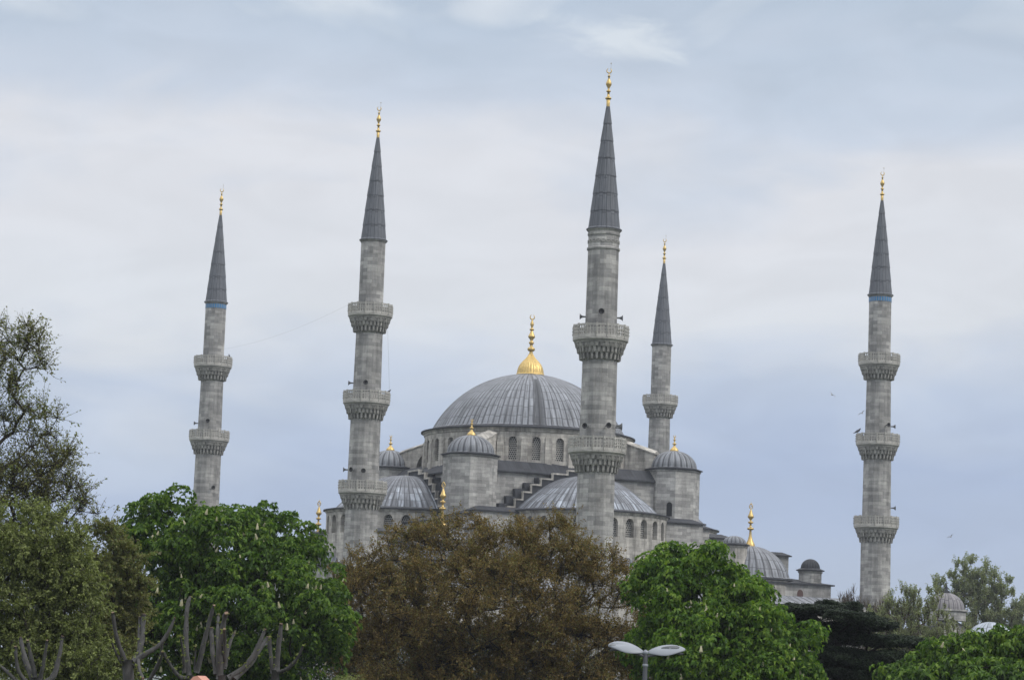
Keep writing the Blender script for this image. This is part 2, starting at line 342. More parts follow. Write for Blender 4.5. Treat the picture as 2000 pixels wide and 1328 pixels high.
# central cube -------------------------------------------------------------
mb = MB(z0); q = 14.3
mb.box(-q, q, -q, q, 13.5, 25.75); mb.build('central_block', M_STONE, mosque)
mb = MB(z0)
mb.box(-q-.45, q+.45, -q-.45, q+.45, 25.754, 25.92); mb.frus(-q-.4, q+.4, -q-.4, q+.4, 25.924, -13.0, 13.0, -13.0, 13.0, 27.3)
mb.build('block_roof', M_DARK, mosque)
# drum with 28 arched lattice windows --------------------------------------
RD = 13.2; NW = 28
mb = MB(z0)
def cyl(R, cx, cy, sgn=1):
    return lambda s, z, d: (cx + (R-d)*math.cos(s/R), cy + (R-d)*math.sin(s/R), z)
fn = cyl(RD, DC, 0); bw = 2*PI*RD/NW
for k in range(NW):
    bay(mb, fn, k*bw, (k+1)*bw, 26.6, 31.15, .52, 27.65, 29.95, .38)
# pilasters between the bays
for k in range(NW):
    t_ = 2*PI*k/NW; c_, s_ = math.cos(t_), math.sin(t_)
    mb.obox((DC + (RD+.10)*c_, (RD+.10)*s_, 28.3), (0.16*c_, 0.16*s_, 0), (-.42*s_, .42*c_, 0), (0, 0, 1.72))
    mb.obox((DC + (RD+.05)*c_, (RD+.05)*s_, 30.25), (0.1*c_, 0.1*s_, 0), (-.36*s_, .36*c_, 0), (0, 0, .225))
# cornice
mb.lathe([(RD, 31.1), (RD+.12, 31.2), (RD+.12, 31.36), (RD+.3, 31.5), (RD+.3, 31.6)], n=96, cx=DC, vmode='z')
drum = mb.build('drum', M_PALE, mosque)
pw = pane(.52, 27.65, 29.95, M_LAT)
for k in range(NW):
    t_ = 2*PI*(k+.5)/NW; r_ = RD*math.cos(PI/NW) - .34
    place('window', pw, drum, (DC + r_*math.cos(t_), r_*math.sin(t_), z0), (0, 0, t_ + PI/2))
mb = MB(z0)
mb.lathe([(RD+.2, 31.604), (RD+.52, 31.62), (RD+.52, 31.76), (12.5, 32.08), (12.2, 32.12)], n=96, cx=DC, ur=96, smooth=False)
mb.build('drum_eave', M_DARK, mosque)
# main dome ----------------------------------------------------------------
def ribmod(h): return lambda j, n: (h if (j % 4) == 0 else 0.0)
def cap_profile(r, zb, zt, n, rtop=0.0, flare=0.0):
    h = zt-zb; Rs = (r*r + h*h)/(2*h); zc = zt-Rs; a0 = math.asin(min(1, r/Rs)); 
    if zc > zb: a0 = PI - a0
    a1 = math.asin(rtop/Rs) if rtop else 0.0; out = []
    for i in range(n+1):
        a = a0 + (a1-a0)*i/n; rr = Rs*math.sin(a); zz_ = zc + Rs*math.cos(a)
        if i == 0: rr += flare
        out.append((max(rr, 0), zz_))
    return out
mb = MB(z0)
NR = 104
prof = [(12.55, 32.09)] + cap_profile(12.25, 32.22, 39.75, 26, rtop=1.6)
# lower part full ribs, upper part half the ribs (sheets taper)
cut = 19
mb.lathe(prof[:cut+1], n=NR*4, cx=DC, ur=NR, mod=ribmod(.055), rv=1.55)
md = None
mb2prof = prof[cut:]
v0 = sum(math.hypot(prof[i][0]-prof[i-1][0], prof[i][1]-prof[i-1][1]) for i in range(1, cut+1))
mb.lathe(mb2prof, n=NR*2, cx=DC, ur=NR/2, mod=ribmod(.05), rv=2.2)
mb.disc(1.65, 39.74, 40, cx=DC)
dome = mb.build('main_dome', M_LEAD, mosque)
place('finial', FIN['main'], dome, (DC, 0, 39.8 + z0), scale=(.93, .93, 1))
# half domes ---------------------------------------------------------------
def sector(rz, name_suffix=''):
    """one side of the mosque: half dome on its windowed wall, stepped arch wall, exedrae; built facing -b then turned by rz"""
    R3 = Matrix.Rotation(rz, 3, 'Z')
    def tr(p): v_ = R3 @ Vector(p); return (v_.x, v_.y, v_.z)
    class TB(MB):
        def face(s, pts, uvs=None, smooth=False): MB.face(s, [tr(p) for p in pts], uvs, smooth)
    b0 = -16.4 if abs(rz - PI/2) < .01 else (-16.9 if rz < -1 else -18.0); rr = 8.45; rw = 9.6
    # wall with arched windows
    mb = TB(z0); nb = 14; arcl = PI*rw; bwid = arcl/nb
    fn = lambda s, z, d: (-(rw-d)*math.cos(s/rw), b0 - (rw-d)*math.sin(s/rw), z)
    for k in range(nb): bay(mb, fn, k*bwid, (k+1)*bwid, 13.6, 20.55, .56, 17.95, 19.55, .55)
    mb.face([(-rw, b0+2.7, 13.6), (-rw, b0, 13.6), (-rw, b0, 20.55), (-rw, b0+2.7, 20.55)]); mb.face([(rw, b0, 13.6), (rw, b0+2.7, 13.6), (rw, b0+2.7, 20.55), (rw, b0, 20.55)])
    mb.lathe([(rw, 20.5), (rw+.1, 20.6), (rw+.1, 20.7), (rw+.24, 20.82)], n=42, cx=0, cy=b0, a0=PI, a1=2*PI, vmode='z')
    wall = mb.build('half_dome_wall', M_PALE, mosque)
    hp = PANE_H
    for k in range(nb):
        s_ = (k+.5)*bwid; r_ = rw*math.cos(PI/nb/2) - .5; p = tr((-r_*math.cos(s_/rw), b0 - r_*math.sin(s_/rw), z0))
        place('window', hp, wall, p, (0, 0, s_/rw - PI/2 + rz))
    # eave
    mb = TB(z0); 
    mb.lathe([(rw+.1, 20.824), (rw+.42, 20.84), (rw+.42, 20.97), (rr+.25, 21.22), (rr, 21.26)], n=42, cx=0, cy=b0, a0=PI, a1=2*PI, ur=42)
    for sx in (-1, 1):
        mb.frus(min(sx*(rr-.2), sx*(rw+.4)), max(sx*(rr-.2), sx*(rw+.4)), b0+.004, -15.2, 20.84, min(sx*(rr-.2), sx*(rw+.4)), max(sx*(rr-.2), sx*(rw+.4)), b0+.004, -15.2, 20.98)
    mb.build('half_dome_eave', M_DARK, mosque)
    # half dome: quarter sphere plus short barrel back to the arch wall
    mb = TB(z0); nr = 34
    kp = [(rr, 21.28), (7.75, 22.0), (7.0, 22.62), (6.1, 23.32), (4.9, 24.2), (3.5, 24.98), (1.9, 25.5), (0.0, 25.68)]; prof = [(rr+.18, 21.18)]
    for i in range(len(kp)-1):
        p0, p1, p2, p3 = kp[max(i-1, 0)], kp[i], kp[i+1], kp[min(i+2, len(kp)-1)]
        for f in (0, .5): prof.append(tuple(.5*((2*p1[q])+(p2[q]-p0[q])*f+(2*p0[q]-5*p1[q]+4*p2[q]-p3[q])*f*f+(3*p1[q]-p0[q]-3*p2[q]+p3[q])*f**3) for q in (0, 1)))
    prof.append((0.0, 25.68))
    mb.lathe(prof, n=nr*4, cx=0, cy=b0, a0=PI, a1=2*PI, ur=nr, mod=ribmod(.05), rv=1.5)
    L_ = 0; vv = [0]
    for i in range(1, len(prof)): vv.append(vv[-1] + math.hypot(prof[i][0]-prof[i-1][0], prof[i][1]-prof[i-1][1]))
    for sx in (-1, 1):
        for i in range(len(prof)-1):
            (r0, za), (r1, zb) = prof[i], prof[i+1]
            for j in range(3):
                y0, y1 = b0 + j*.9, b0 + (j+1)*.9
                P = [(sx*r0, y0, za), (sx*r0, y1, za), (sx*r1, y1, zb), (sx*r1, y0, zb)]; U = [(j+40, vv[i]/1.5), (j+41, vv[i]/1.5), (j+41, vv[i+1]/1.5), (j+40, vv[i+1]/1.5)]
                if sx > 0: P = P[::-1]; U = U[::-1]
                mb.face(P, U)
    mb.build('half_dome', M_LEADH, mosque)
    # stepped gable walls of the great arch
    steps = [(1.7, 26.25), (3.7, 25.75), (5.25, 25.05), (6.5, 24.25), (7.6, 23.3), (8.6, 22.35), (9.6, 21.4)]
    mb = TB(z0); cp = TB(z0); back = TB(z0)
    prev = 0.0
    for i, (x_, h_) in enumerate(steps):
        for sx in (-1, 1):
            xa, xb = sorted((sx*prev, sx*x_))
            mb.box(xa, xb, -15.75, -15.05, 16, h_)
            ca, cb = (xa-.10, xb) if sx < 0 else (xa, xb+.10)
            cp.box(ca, cb, -15.86, -15.3, h_+.004, h_+.20)
            if i+1 < len(steps):
                hn = steps[i+1][1]; e = sx*x_
                xa2, xb2 = (e-.10, e-.004) if sx < 0 else (e+.004, e+.10)
                cp.box(xa2, xb2, -15.84, -15.4, hn+.21, h_)
            xo = 1.9; xa3, xb3 = sorted((sx*(prev+xo if i else 0), sx*(x_+xo)))
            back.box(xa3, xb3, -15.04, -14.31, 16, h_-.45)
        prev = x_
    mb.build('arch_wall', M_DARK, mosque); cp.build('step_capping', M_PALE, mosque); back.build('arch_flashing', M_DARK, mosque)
    # three exedrae round the half dome
    for ang in (-62, 0, 62):
        a_ = math.radians(ang); cx_, cy_ = 6.6*math.sin(a_), b0 - 5.4*math.cos(a_); re = 4.6
        mb = TB(z0); mb.lathe([(re+.25, 14.35)] + cap_profile(re, 14.5, 18.2, 9), n=96, cx=cx_, cy=cy_, ur=24, mod=ribmod(.04), rv=1.4); mb.build('exedra_dome', M_LEADH, mosque)
        mb = TB(z0); mb.lathe([(re+.15, 4), (re+.15, 14.2), (re+.35, 14.34)], n=24, cx=cx_, cy=cy_, vmode='z'); mb.build('exedra_wall', M_STONE, mosque)
PANE_H = pane(.56, 17.95, 19.55, M_LAT)
for rz in (0, PI/2, PI, -PI/2): sector(rz)
# corner blocks ------------------------------------------------------------
for sa in (-1, 1):
    for sb in (-1, 1):
        mbw = MB(z0); mbr = MB(z0)
        def blk(a0_, a1_, b0_, b1_, zb, zt, rise, inset=.6):
            xa, xb = sorted((sa*a0_, sa*a1_)); ya, yb = sorted((sb*b0_, sb*b1_))
            mbw.box(xa, xb, ya, yb, zb, zt)
            mbr.box(xa-.3, xb+.3, ya-.3, yb+.3, zt+.004, zt+.14)
            ix0, ix1 = (xa-.28, xb+.28); iy0, iy1 = (ya-.28, yb+.28)
            X0, X1 = (ix0, ix1-2.2*inset) if sa > 0 else (ix0+2.2*inset, ix1)
            Y0, Y1 = (iy0+2.2*inset, iy1) if sb < 0 else (iy0, iy1-2.2*inset)
            mbr.frus(ix0, ix1, iy0, iy1, zt+.144, X0, X1, Y0, Y1, zt+.144+rise)
        blk(9.0, 15.3, 9.0, 19.0, 13.55, 20.55, .55)
        blk(15.31, 16.5, 9.5, 18.4, 13.55, 20.1, .3, .3)
        blk(16.6, 20.3, 9.6, 17.4, 13.55, 19.1, .5)
        if sa < 0 and sb > 0: blk(16.6, 20.6, 17.5, 24.3, 13.55, 19.0, .55)
        blk(25.0, 27.8, 12.0, 18.4, 13.55, 17.35, .4, .4)
        mbw.build('corner_block', M_STONE, mosque); mbr.build('corner_roof', M_DARK, mosque)
# turrets ------------------------------------------------------------------
def oct_ring(R, cx, cy): return [(cx + R*math.cos(PI/8 + k*PI/4), cy + R*math.sin(PI/8 + k*PI/4)) for k in range(8)]
def octo(name, cx, cy, R, za, zb, mat, parent):
    mb = MB(z0); O8 = oct_ring(R, cx, cy); side = 2*R*math.sin(PI/8)
    for k in range(8):
        (x0, y0), (x1, y1) = O8[k], O8[(k+1) % 8]; u = k*side*1.013
        mb.face([(x0, y0, za), (x1, y1, za), (x1, y1, zb), (x0, y0, zb)], [(u, za), (u+side, za), (u+side, zb), (u, zb)])
    mb.face([(x, y, zb) for x, y in O8])
    mb.lathe([(R+.01, zb-.3), (R+.14, zb-.16), (R+.14, zb-.05)], n=8, cx=cx, cy=cy, a0=PI/8, a1=PI/8+2*PI, vmode='z')
    return mb.build(name, mat, parent)
def oct_eave(mb, cx, cy, R, z, rd):
    mb.lathe([(R+.1, z), (R+.36, z+.02), (R+.36, z+.13), (rd, z+.34)], n=8, cx=cx, cy=cy, a0=PI/8, a1=PI/8+2*PI, ur=8)
def fluted_dome(cx, cy, r, zb, zt, nf, parent, name='turret_dome', mat=None, flare=.12):
    mb = MB(z0); h = zt-zb; prof = [(r+flare, zb)] + [(r*math.cos(x), zb+.08+(h-.08)*math.sin(x)) for x in [i*PI/2/12 for i in range(12)]] + [(0.0, zt)]
    sub = 6
    mod = lambda j, n: .035*r*abs(math.sin(PI*(j % sub)/sub)) - .03*r
    mb.lathe(prof, n=nf*sub, cx=cx, cy=cy, ur=nf, mod=mod, smooth=False, rv=1.2)
    return mb.build(name, mat or M_LEADF, parent)
for (a_, b_) in ((-13.8, -13.6), (13.8, -13.6), (-13.8, 13.6), (13.8, 13.6)):
    tw = octo('turret', a_, b_, 3.3, 20.2, 27.45, M_STONE if a_ < 0 else M_STONE, mosque)
    mb = MB(z0); oct_eave(mb, a_, b_, 3.3, 27.45, 3.0); mb.build('turret_eave', M_DARK, tw)
    fluted_dome(a_, b_, 2.88, 27.74, 30.0, 22, tw)
    place('finial', FIN['turret'], tw, (a_, b_, 30.0 + z0))
    if a_ > 0 and b_ < 0:
        mb = MB(z0); n_ = Vector((math.cos(math.radians(225)), math.sin(math.radians(225)), 0)); t_ = Vector((-n_.y, n_.x, 0)); c_ = Vector((a_, b_, 0)) + n_*(3.3*math.cos(PI/8)+.006)
        c_ = c_ + t_*0.55
        P = [c_ - t_*.36 + Vector((0, 0, 21.6)), c_ + t_*.36 + Vector((0, 0, 21.6))] + [c_ + t_*.36*math.cos(x) + Vector((0, 0, 23.0 + .36*math.sin(x))) for x in [PI*i/8 for i in range(9)]]
        mb.face(P); mb.build('door', M_HOLE, tw)
# flying buttresses on the diagonals --------------------------------------
for k in range(4):
    t_ = PI/4 + k*PI/2; c_ = Vector((math.cos(t_), math.sin(t_), 0)); s_ = Vector((-c_.y, c_.x, 0)); o_ = Vector((DC, 0, 0)); hw = .95
    mb = MB(z0)
    def pt(r, w_, z): p = o_ + c_*r + s_*w_; return (p.x, p.y, z)
    r0, r1 = RD-.1, 17.3
    arc = [(r0 + 2.1 - 2.1*math.cos(x) if False else r0 + 1.9*math.sin(x)*1.0, 27.4 + 2.3*math.cos(x)) for x in [PI/2*i/8 for i in range(9)]]
    prof = [(r0, 30.95), (r1, 29.55), (r1, 26.0), (r0+1.9, 26.0)] + [(r, z) for r, z in arc[::-1]] if k == 1 else [(r0, 30.95), (r1, 29.55), (r1, 26.0), (r0, 26.0)]
    for sg in (-1, 1):
        P = [pt(r, sg*hw, z) for r, z in prof]; mb.face(P if sg > 0 else P[::-1])
    for i in range(len(prof)):
        (ra, za), (rb, zb_) = prof[i], prof[(i+1) % len(prof)]
        mb.face([pt(ra, -hw, za), pt(ra, hw, za), pt(rb, hw, zb_), pt(rb, -hw, zb_)])
    # sloping pointed capping
    for sg in (-1, 1):
        mb.face([pt(r0, sg*(hw+.12), 30.98), pt(r1+.15, sg*(hw+.12), 29.58), pt(r1+.15, 0, 29.95), pt(r0, 0, 31.35)])
        mb.face([pt(r0, sg*(hw+.12), 30.84), pt(r1+.15, sg*(hw+.12), 29.44), pt(r1+.15, sg*(hw+.12), 29.58), pt(r0, sg*(hw+.12), 30.98)])
    mb.face([pt(r1+.15, -hw-.12, 29.44), pt(r1+.15, hw+.12, 29.44), pt(r1+.15, hw+.12, 29.58), pt(r1+.15, 0, 29.95), pt(r1+.15, -hw-.12, 29.58)])
    mb.build('flying_buttress', M_PALE, mosque)
# corner domes -------------------------------------------------------------
for (a_, b_) in ((20.3, -22.0), (-20.6, -22.0), (-20.3, 22.0), (20.3, 22.0)):
    tw = octo('corner_drum', a_, b_, 5.55, 4.0, 13.95, M_PALE, mosque)
    mb = MB(z0); oct_eave(mb, a_, b_, 5.55, 13.954, 5.0); mb.build('drum_eave', M_DARK, tw)
    mb = MB(z0); mb.lathe([(5.15, 14.24)] + cap_profile(4.9, 14.35, 18.2, 12), n=30*4, cx=a_, cy=b_, ur=30, mod=ribmod(.04), rv=1.3); mb.build('corner_dome', M_LEAD, tw)
    place('finial', FIN['corner'], tw, (a_, b_, 18.15 + z0))
    # arched window on the drum faces
    for k in (5, 6, 7):
        t_ = k*PI/4; n_ = Vector((math.cos(t_), math.sin(t_), 0)); c_ = Vector((a_, b_, 0)) + n_*(5.55*math.cos(PI/8) + .02)
        place('window', PANE_C if False else pane(.42, 11.0, 12.6, M_LAT), tw, (c_.x, c_.y, z0), (0, 0, t_ + PI/2))
# small domed stair turrets on the front roof edge
def small_turret(a_, b_, R, za, zb, rd, zt, nf, mat=M_STONE, dm=None):
    tw = octo('stair_turret', a_, b_, R, za, zb, mat, mosque)
    mb = MB(z0); oct_eave(mb, a_, b_, R, zb, rd); mb.build('turret_eave', M_DARK, tw)
    fluted_dome(a_, b_, rd-.05, zb+.28, zt, nf, tw, mat=dm, flare=.05); return tw
small_turret(16.9, -24.2, 1.55, 13.6, 17.95, 1.45, 19.15, 16, M_PALE)
small_turret(-16.9, -24.2, 1.55, 13.6, 17.95, 1.45, 19.15, 16, M_PALE)
small_turret(27.0, -25.2, 1.40, 13.6, 15.35, 1.22, 16.85, 20, M_STONE, M_DARK)
small_turret(-27.0, -25.2, 1.40, 13.6, 15.35, 1.22, 16.85, 20, M_STONE, M_DARK)
# windows low on the front wall
for a_, mat_ in ((24.6, M_RUST), (8.0, M_LAT), (-8.0, M_LAT)):
    place('window', pane(.42, 11.55, 12.5, mat_), mosque, (a_, -27.02, z0))
# terrace block by the west corner, seen between cedar and minaret
mb = MB(z0); mb.box(29.0, 33.0, -31.0, 10.0, -4.2, 11.2); mb.build('side_gallery_wall', M_STONE, mosque)
mb = MB(z0); mb.box(28.9, 33.3, -31.3, 10.3, 11.204, 11.36); mb.build('side_gallery_roof', M_DARK, mosque)
# courtyard wall
cw = MB(z0); cr = MB(z0)
for (x0, x1, y0, y1) in ((-34, 34, -91.2, -90.2), (-34, -33, -90.19, -32.0), (33, 34, -90.19, -32.0)):
    cw.box(x0, x1, y0, y1, -4.2, 5.6); cr.box(x0-.2, x1+.2, y0-.2, y1+.2, 5.604 if x1-x0 > 5 else 5.61, 5.8 if x1-x0 > 5 else 5.79)
cw.build('courtyard_wall', M_STONE, mosque); cr.build('wall_coping', M_DARK, mosque)
# ------------------------------------------------------------------ MINARETS
def seg_shaft(mb, r0, r1, za, zb, n=16):
    mb.lathe([(r0, za), (r1, zb)], n=n, vmode='z', uoff=za*.37)
def balcony_meshes():
    """origin at the top of the parapet, shaft radius about 1.65 below; parapet radius 1 (scaled by builder)"""
    out = {}
    N = 16
    # parapet
    mb = MB(); R = 2.5; H_ = 1.25
    for k in range(N):
        t0, t1 = 2*PI*(k-.5)/N, 2*PI*(k+.5)/N; A = Vector((R*math.cos(t0), R*math.sin(t0), 0)); B = Vector((R*math.cos(t1), R*math.sin(t1), 0))
        d = (B-A); L_ = d.length; d.normalize(); n_ = Vector((d.y, -d.x, 0)); up = Vector((0, 0, 1))
        def bar(s0, s1, za, zb, th=.05, off=0.0):
            c = A + d*((s0+s1)/2) + up*((za+zb)/2) + n_*off; mb.obox(c, d*((s1-s0)/2), n_*th, up*((zb-za)/2))
        bar(0.07, L_-.07, -H_, -H_+.26, .060); bar(0.07, L_-.07, -.15, 0.0, .062)
        for z_ in (-.42, -.71): bar(0.07, L_-.07, z_-.038, z_+.038, .040)
        for q_ in range(4):
            s_ = .07 + (L_-.14)*q_/3; bar(s_-.05, s_+.05, -H_+.25, -.14, .048)
        mb.obox(A + up*(-H_/2+.03), d*.07, n_*.085, up*(H_/2+.03))
        for z_ in (-.25, -.55, -.85): mb.obox(A + up*z_ + n_*.09, d*.06, n_*.07, up*.055)
    out['parapet'] = mb.mesh('parapet', M_CARV)
    # floor slab + cornice + muqarnas
    mb = MB()
    mb.lathe([(1.3, -H_-.02), (2.50, -H_-.02)], n=32); 
    mb.lathe([(2.30, -H_-.30), (2.42, -H_-.28), (2.56, -H_-.14), (2.56, -H_-.03), (2.5, -H_-.02)], n=32)
    out['slab'] = mb.mesh('balcony_slab', M_CARV)
    mb = MB()
    zt = -H_-.30; tiers = [(2.40, .42, 32, .80, .10), (2.24, .50, 32, .66, .2), (2.02, .62, 26, .60, .36)]
    for i, (r, h, nn, fr, dp) in enumerate(tiers):
        zb = zt-h; rc = r-dp
        mb.lathe([(rc-.02, zb), (rc, zt)], n=32)
        mb.lathe([(rc, zt-.14), (r-.02, zt-.12), (r+.02, zt)], n=nn*2)
        for k in range(nn):
            t_ = 2*PI*(k+.5*(i % 2))/nn; w_ = PI*r/nn*fr; c_ = Vector((math.cos(t_), math.sin(t_), 0)); s_ = Vector((-c_.y, c_.x, 0))
            # tapering corbel: wide at the top, narrow tip hanging below
            top = zt-.13; P = []
            def cp_(rr_, ww, z): p = c_*rr_; return [(p + s_*ww).to_tuple()[:2] + (z,), (p - s_*ww).to_tuple()[:2] + (z,)]
            a_, b_ = cp_(r-.03, w_*1.15, top); c1, d1 = cp_(r-.07, w_*.75, top-.12); e1, f1 = cp_(r-.12, w_*.6, zb-.07)
            ai, bi = cp_(rc-.02, w_*1.15, top); ci, di = cp_(rc-.02, w_*.75, top-.12); ei, fi = cp_(rc-.02, w_*.6, zb-.07)
            mb.face([b_, a_, c1, d1][::-1]); mb.face([d1, c1, e1, f1][::-1])
            mb.face([a_, ai, ci, c1]); mb.face([c1, ci, ei, e1]); mb.face([bi, b_, d1, di]); mb.face([di, d1, f1, fi]); mb.face([e1, ei, fi, f1])
        zt = zb
    mb.lathe([(1.5, zt-.25), (1.66, zt-.04), (1.78, zt), (1.3, zt+.01)], n=32)
    out['muq'] = mb.mesh('muqarnas', M_MUQ)
    return out
BAL = balcony_meshes()
def horn_mesh():
    mb = MB(); mb.lathe([(.05, 0), (.07, .2), (.09, .45), (.16, .60), (.27, .70), (.27, .73)], n=14, smooth=True); me = mb.mesh('loudspeaker', M_HORN)
    m2 = MB(); m2.lathe([(.265, .725), (.12, .66), (0.0, .5)], n=14); m3 = m2.mesh('horn_mouth', M_MOUTH); return me, m3
HORN, HMOUTH = horn_mesh()
SHAFT = {}
def minaret_meshes(kind, frieze=False, tiles=False):
    key = (kind, frieze)
    if kind == 3: secs = [(1.90, 1.84, -4.2, 22.2-3.0), (1.77, 1.70, 22.2-2.0, 32.3-3.0), (1.60, 1.50, 32.3-2.0, 42.2-3.0), (1.40, 1.38, 42.2-2.0, 49.35)]; cb, ct = 49.55, 61.5; bals = [(42.2, .985), (32.3, 1.03), (22.2, 1.06)]
    else: secs = [(1.80, 1.70, -4.2, 22.7-3.0), (1.66, 1.60, 22.7-2.0, 33.0-3.0), (1.46, 1.42, 33.0-2.0, 41.6)]; cb, ct = 41.95, 53.6; bals = [(33.0, 1.0), (22.7, 1.03)]
    return secs, cb, ct, bals
def minaret(a_, b_, kind, label, frieze=False, tiles=False, horns=()):
    root = empty('minaret', mq(a_, b_), PH); tag(root, label, 'minaret', 'minarets round the mosque')
    secs, cb, ct, bals = minaret_meshes(kind)
    key = ('shaft', kind)
    if key not in SHAFT:
        mb = MB(z0)
        for s_ in secs: seg_shaft(mb, *s_)
        rt = secs[-1][1]
        mb.lathe([(rt, secs[-1][3]-.02), (rt+.06, cb-.2), (rt+.16, cb-.1), (rt+.16, cb-.02)], n=32, vmode='z')
        if kind == 2:
            mb.lathe([(rt+.01, cb-1.95), (rt+.10, cb-1.9), (rt+.12, cb-1.75), (rt+.01, cb-1.65)], n=32, vmode='z')
            mb.lathe([(rt+.01, cb-.62), (rt+.07, cb-.55), (rt+.09, cb-.4), (rt+.02, cb-.3)], n=32, vmode='z')
        # plain string courses
        for s_ in secs[1:]: mb.lathe([(s_[0]-.01, s_[2]+1.9), (s_[0]+.03, s_[2]+1.95), (s_[0]-.01, s_[2]+2.02)], n=32, vmode='z')
        mb.lathe([(secs[0][1], secs[0][3]), (secs[0][1]-.1, secs[0][3]+1.5)], n=16, vmode='z')
        for i_ in range(1, len(secs)-1): mb.lathe([(secs[i_][1], secs[i_][3]), (secs[i_][1]-.1, secs[i_][3]+1.5)], n=16, vmode='z')
        SHAFT[key] = mb.mesh('shaft', M_MIN)
        mb = MB(z0)
        NB = 7; r0 = secs[-1][1]+.03; zz_ = cb
        for i_ in range(NB):
            za, zb = cb + (ct-cb)*i_/NB, cb + (ct-cb)*(i_+1)/NB
            ra = r0 + (.15-r0)*i_/NB; rb = r0 + (.15-r0)*(i_+1)/NB
            bulge = lambda f_: .05*math.sin(PI*f_)
            ra += bulge(i_/NB); rb += bulge((i_+1)/NB)
            ur_ = 20 if i_ < 4 else 12
            mb.lathe([(ra+.035, za), (rb, zb)], n=(80 if i_ < 4 else 48), ur=ur_, mod=(lambda j, n: .02 if j % 4 == 0 else 0.0), rv=(zb-za)*1.001, uoff=i_*3)
        mb.lathe([(r0+.02, cb-.06), (r0+.2, cb-.02), (r0+.2, cb+.05), (r0, cb+.2)], n=40, ur=20)
        SHAFT[('spire', kind)] = mb.mesh('spire', M_SPIRE)
    sh = place('shaft', SHAFT[key], root)
    sp = place('spire', SHAFT[('spire', kind)], root)
    fn_ = place('finial', FIN['spire'], sp, (0, 0, ct + z0 - .05)); place('lightning_rod', FIN['spire_rod'], sp, (0, 0, ct + z0 - .05))
    for zb, sc in bals:
        f_ = {0: 1}.get
        bal = place('balcony', BAL['slab'], root, (0, 0, zb+z0), scale=(sc, sc, 1)); place('parapet', BAL['parapet'], bal); place('muqarnas', BAL['muq'], bal, scale=(1, 1, 1.0))
    if tiles:
        mb = MB(z0); mb.lathe([(secs[-1][1]+.035, cb-.85), (secs[-1][1]+.035, cb-.3)], n=32, ur=14); mb.build('tile_band', M_TILE, root)
    if frieze:
        mb = MB(z0); rt = secs[-1][1]
        for ph in (0, PI):      # carved interlaced scroll band
            P = [((rt+.04)*math.cos(t_), (rt+.04)*math.sin(t_), cb-1.15 + .13*math.sin(10*t_+ph)) for t_ in [2*PI*i/112 for i in range(113)]]
            mb.tube(P, .03, 5, smooth=False)
        mb.build('carved_frieze', M_MUQ, root)
    for (zb, ang, dist) in horns:       # ang in world degrees, 0 = +X, 270 = towards the viewer
        th = math.radians(ang) - PH; r_ = dist - .2
        o = place('loudspeaker', HORN, root, (r_*math.cos(th), r_*math.sin(th), zb+.55+z0), (0, PI/2, th)); place('horn_mouth', HMOUTH, o)
    return root
M3r = minaret(-33.5, -90.45, 2, 'nearest minaret with two balconies and carved band under its spire, overlapping the main dome', frieze=True,
    horns=[(33.3, 0, 1.45), (33.3, 180, 1.45), (33.6, 268, 1.40), (23.2, 350, 1.7), (23.2, 295, 1.65), (23.1, 235, 1.65), (23.4, 5, 1.7)])
M2r = minaret(-33.5, -29.7, 3, 'second minaret from the left, three balconies, standing left of the main dome',
    horns=[(32.7, 180, 1.6), (32.6, 268, 1.6), (22.9, 182, 1.75), (22.8, 235, 1.75), (22.7, 273, 1.75)])
M1r = minaret(-33.5, 29.7, 3, 'leftmost minaret, turquoise tiles under its spire, rising above the dark chestnut', tiles=True, horns=[(32.7, 182, 1.6), (32.9, 268, 1.55), (24.1, 300, 1.7)])
M4r = minaret(33.5, -29.7, 3, 'rightmost minaret, blue tiles under its spire, standing clear of the mosque above bare shrubs', tiles=True, horns=[(32.8, 0, 1.6), (32.8, 300, 1.6), (22.8, 0, 1.8)])
M5r = minaret(33.5, 29.7, 3, 'farthest and slimmest-looking minaret, behind the turret right of the main dome')
# ------------------------------------------------------------------ ground
m, t = newmat('park ground'); tcn = t.node('ShaderNodeTexCoord')
gn = t.noise(tcn.outputs['Object'], 0.2, 5, 0.6)
finish(t, t.ramp(gn, [(0.35, (0.03, 0.045, 0.018)), (0.65, (0.07, 0.075, 0.04))]), 0.95)
mb = MB(); mb.box(-4000, 4000, -500, 8000, -1, 0); gr = mb.build('ground', m); tag(gr, kind='structure')
# ------------------------------------------------------------------ foliage
def leafmat(name, cols, trans=0.35, scale=0.5):
    m, t = newmat(name); geo = t.node('ShaderNodeNewGeometry'); tcn = t.node('ShaderNodeTexCoord')
    nz = t.noise(tcn.outputs['Object'], scale, 3, 0.6)
    f = t.math('ADD', t.math('MULTIPLY', geo.outputs['Random Per Island'], 0.55), t.math('MULTIPLY', nz, 0.6))
    n = len(cols); c = t.ramp(f, [(0.22 + 0.62*i/(n-1), cc) for i, cc in enumerate(cols)])
    d = t.node('ShaderNodeBsdfPrincipled', {'Roughness': 0.6}); t.set(d.inputs['Base Color'], c); d.inputs['Specular IOR Level'].default_value = 0.25
    tr = t.node('ShaderNodeBsdfTranslucent'); t.set(tr.inputs[0], t.mix(1.0, c, (1.15, 1.25, 0.6, 1), 'MULTIPLY'))
    mx = t.node('ShaderNodeMixShader', {0: trans}); t.l.new(d.outputs[0], mx.inputs[1]); t.l.new(tr.outputs[0], mx.inputs[2])
    t.node('ShaderNodeOutputMaterial', {0: mx.outputs[0]}); return m
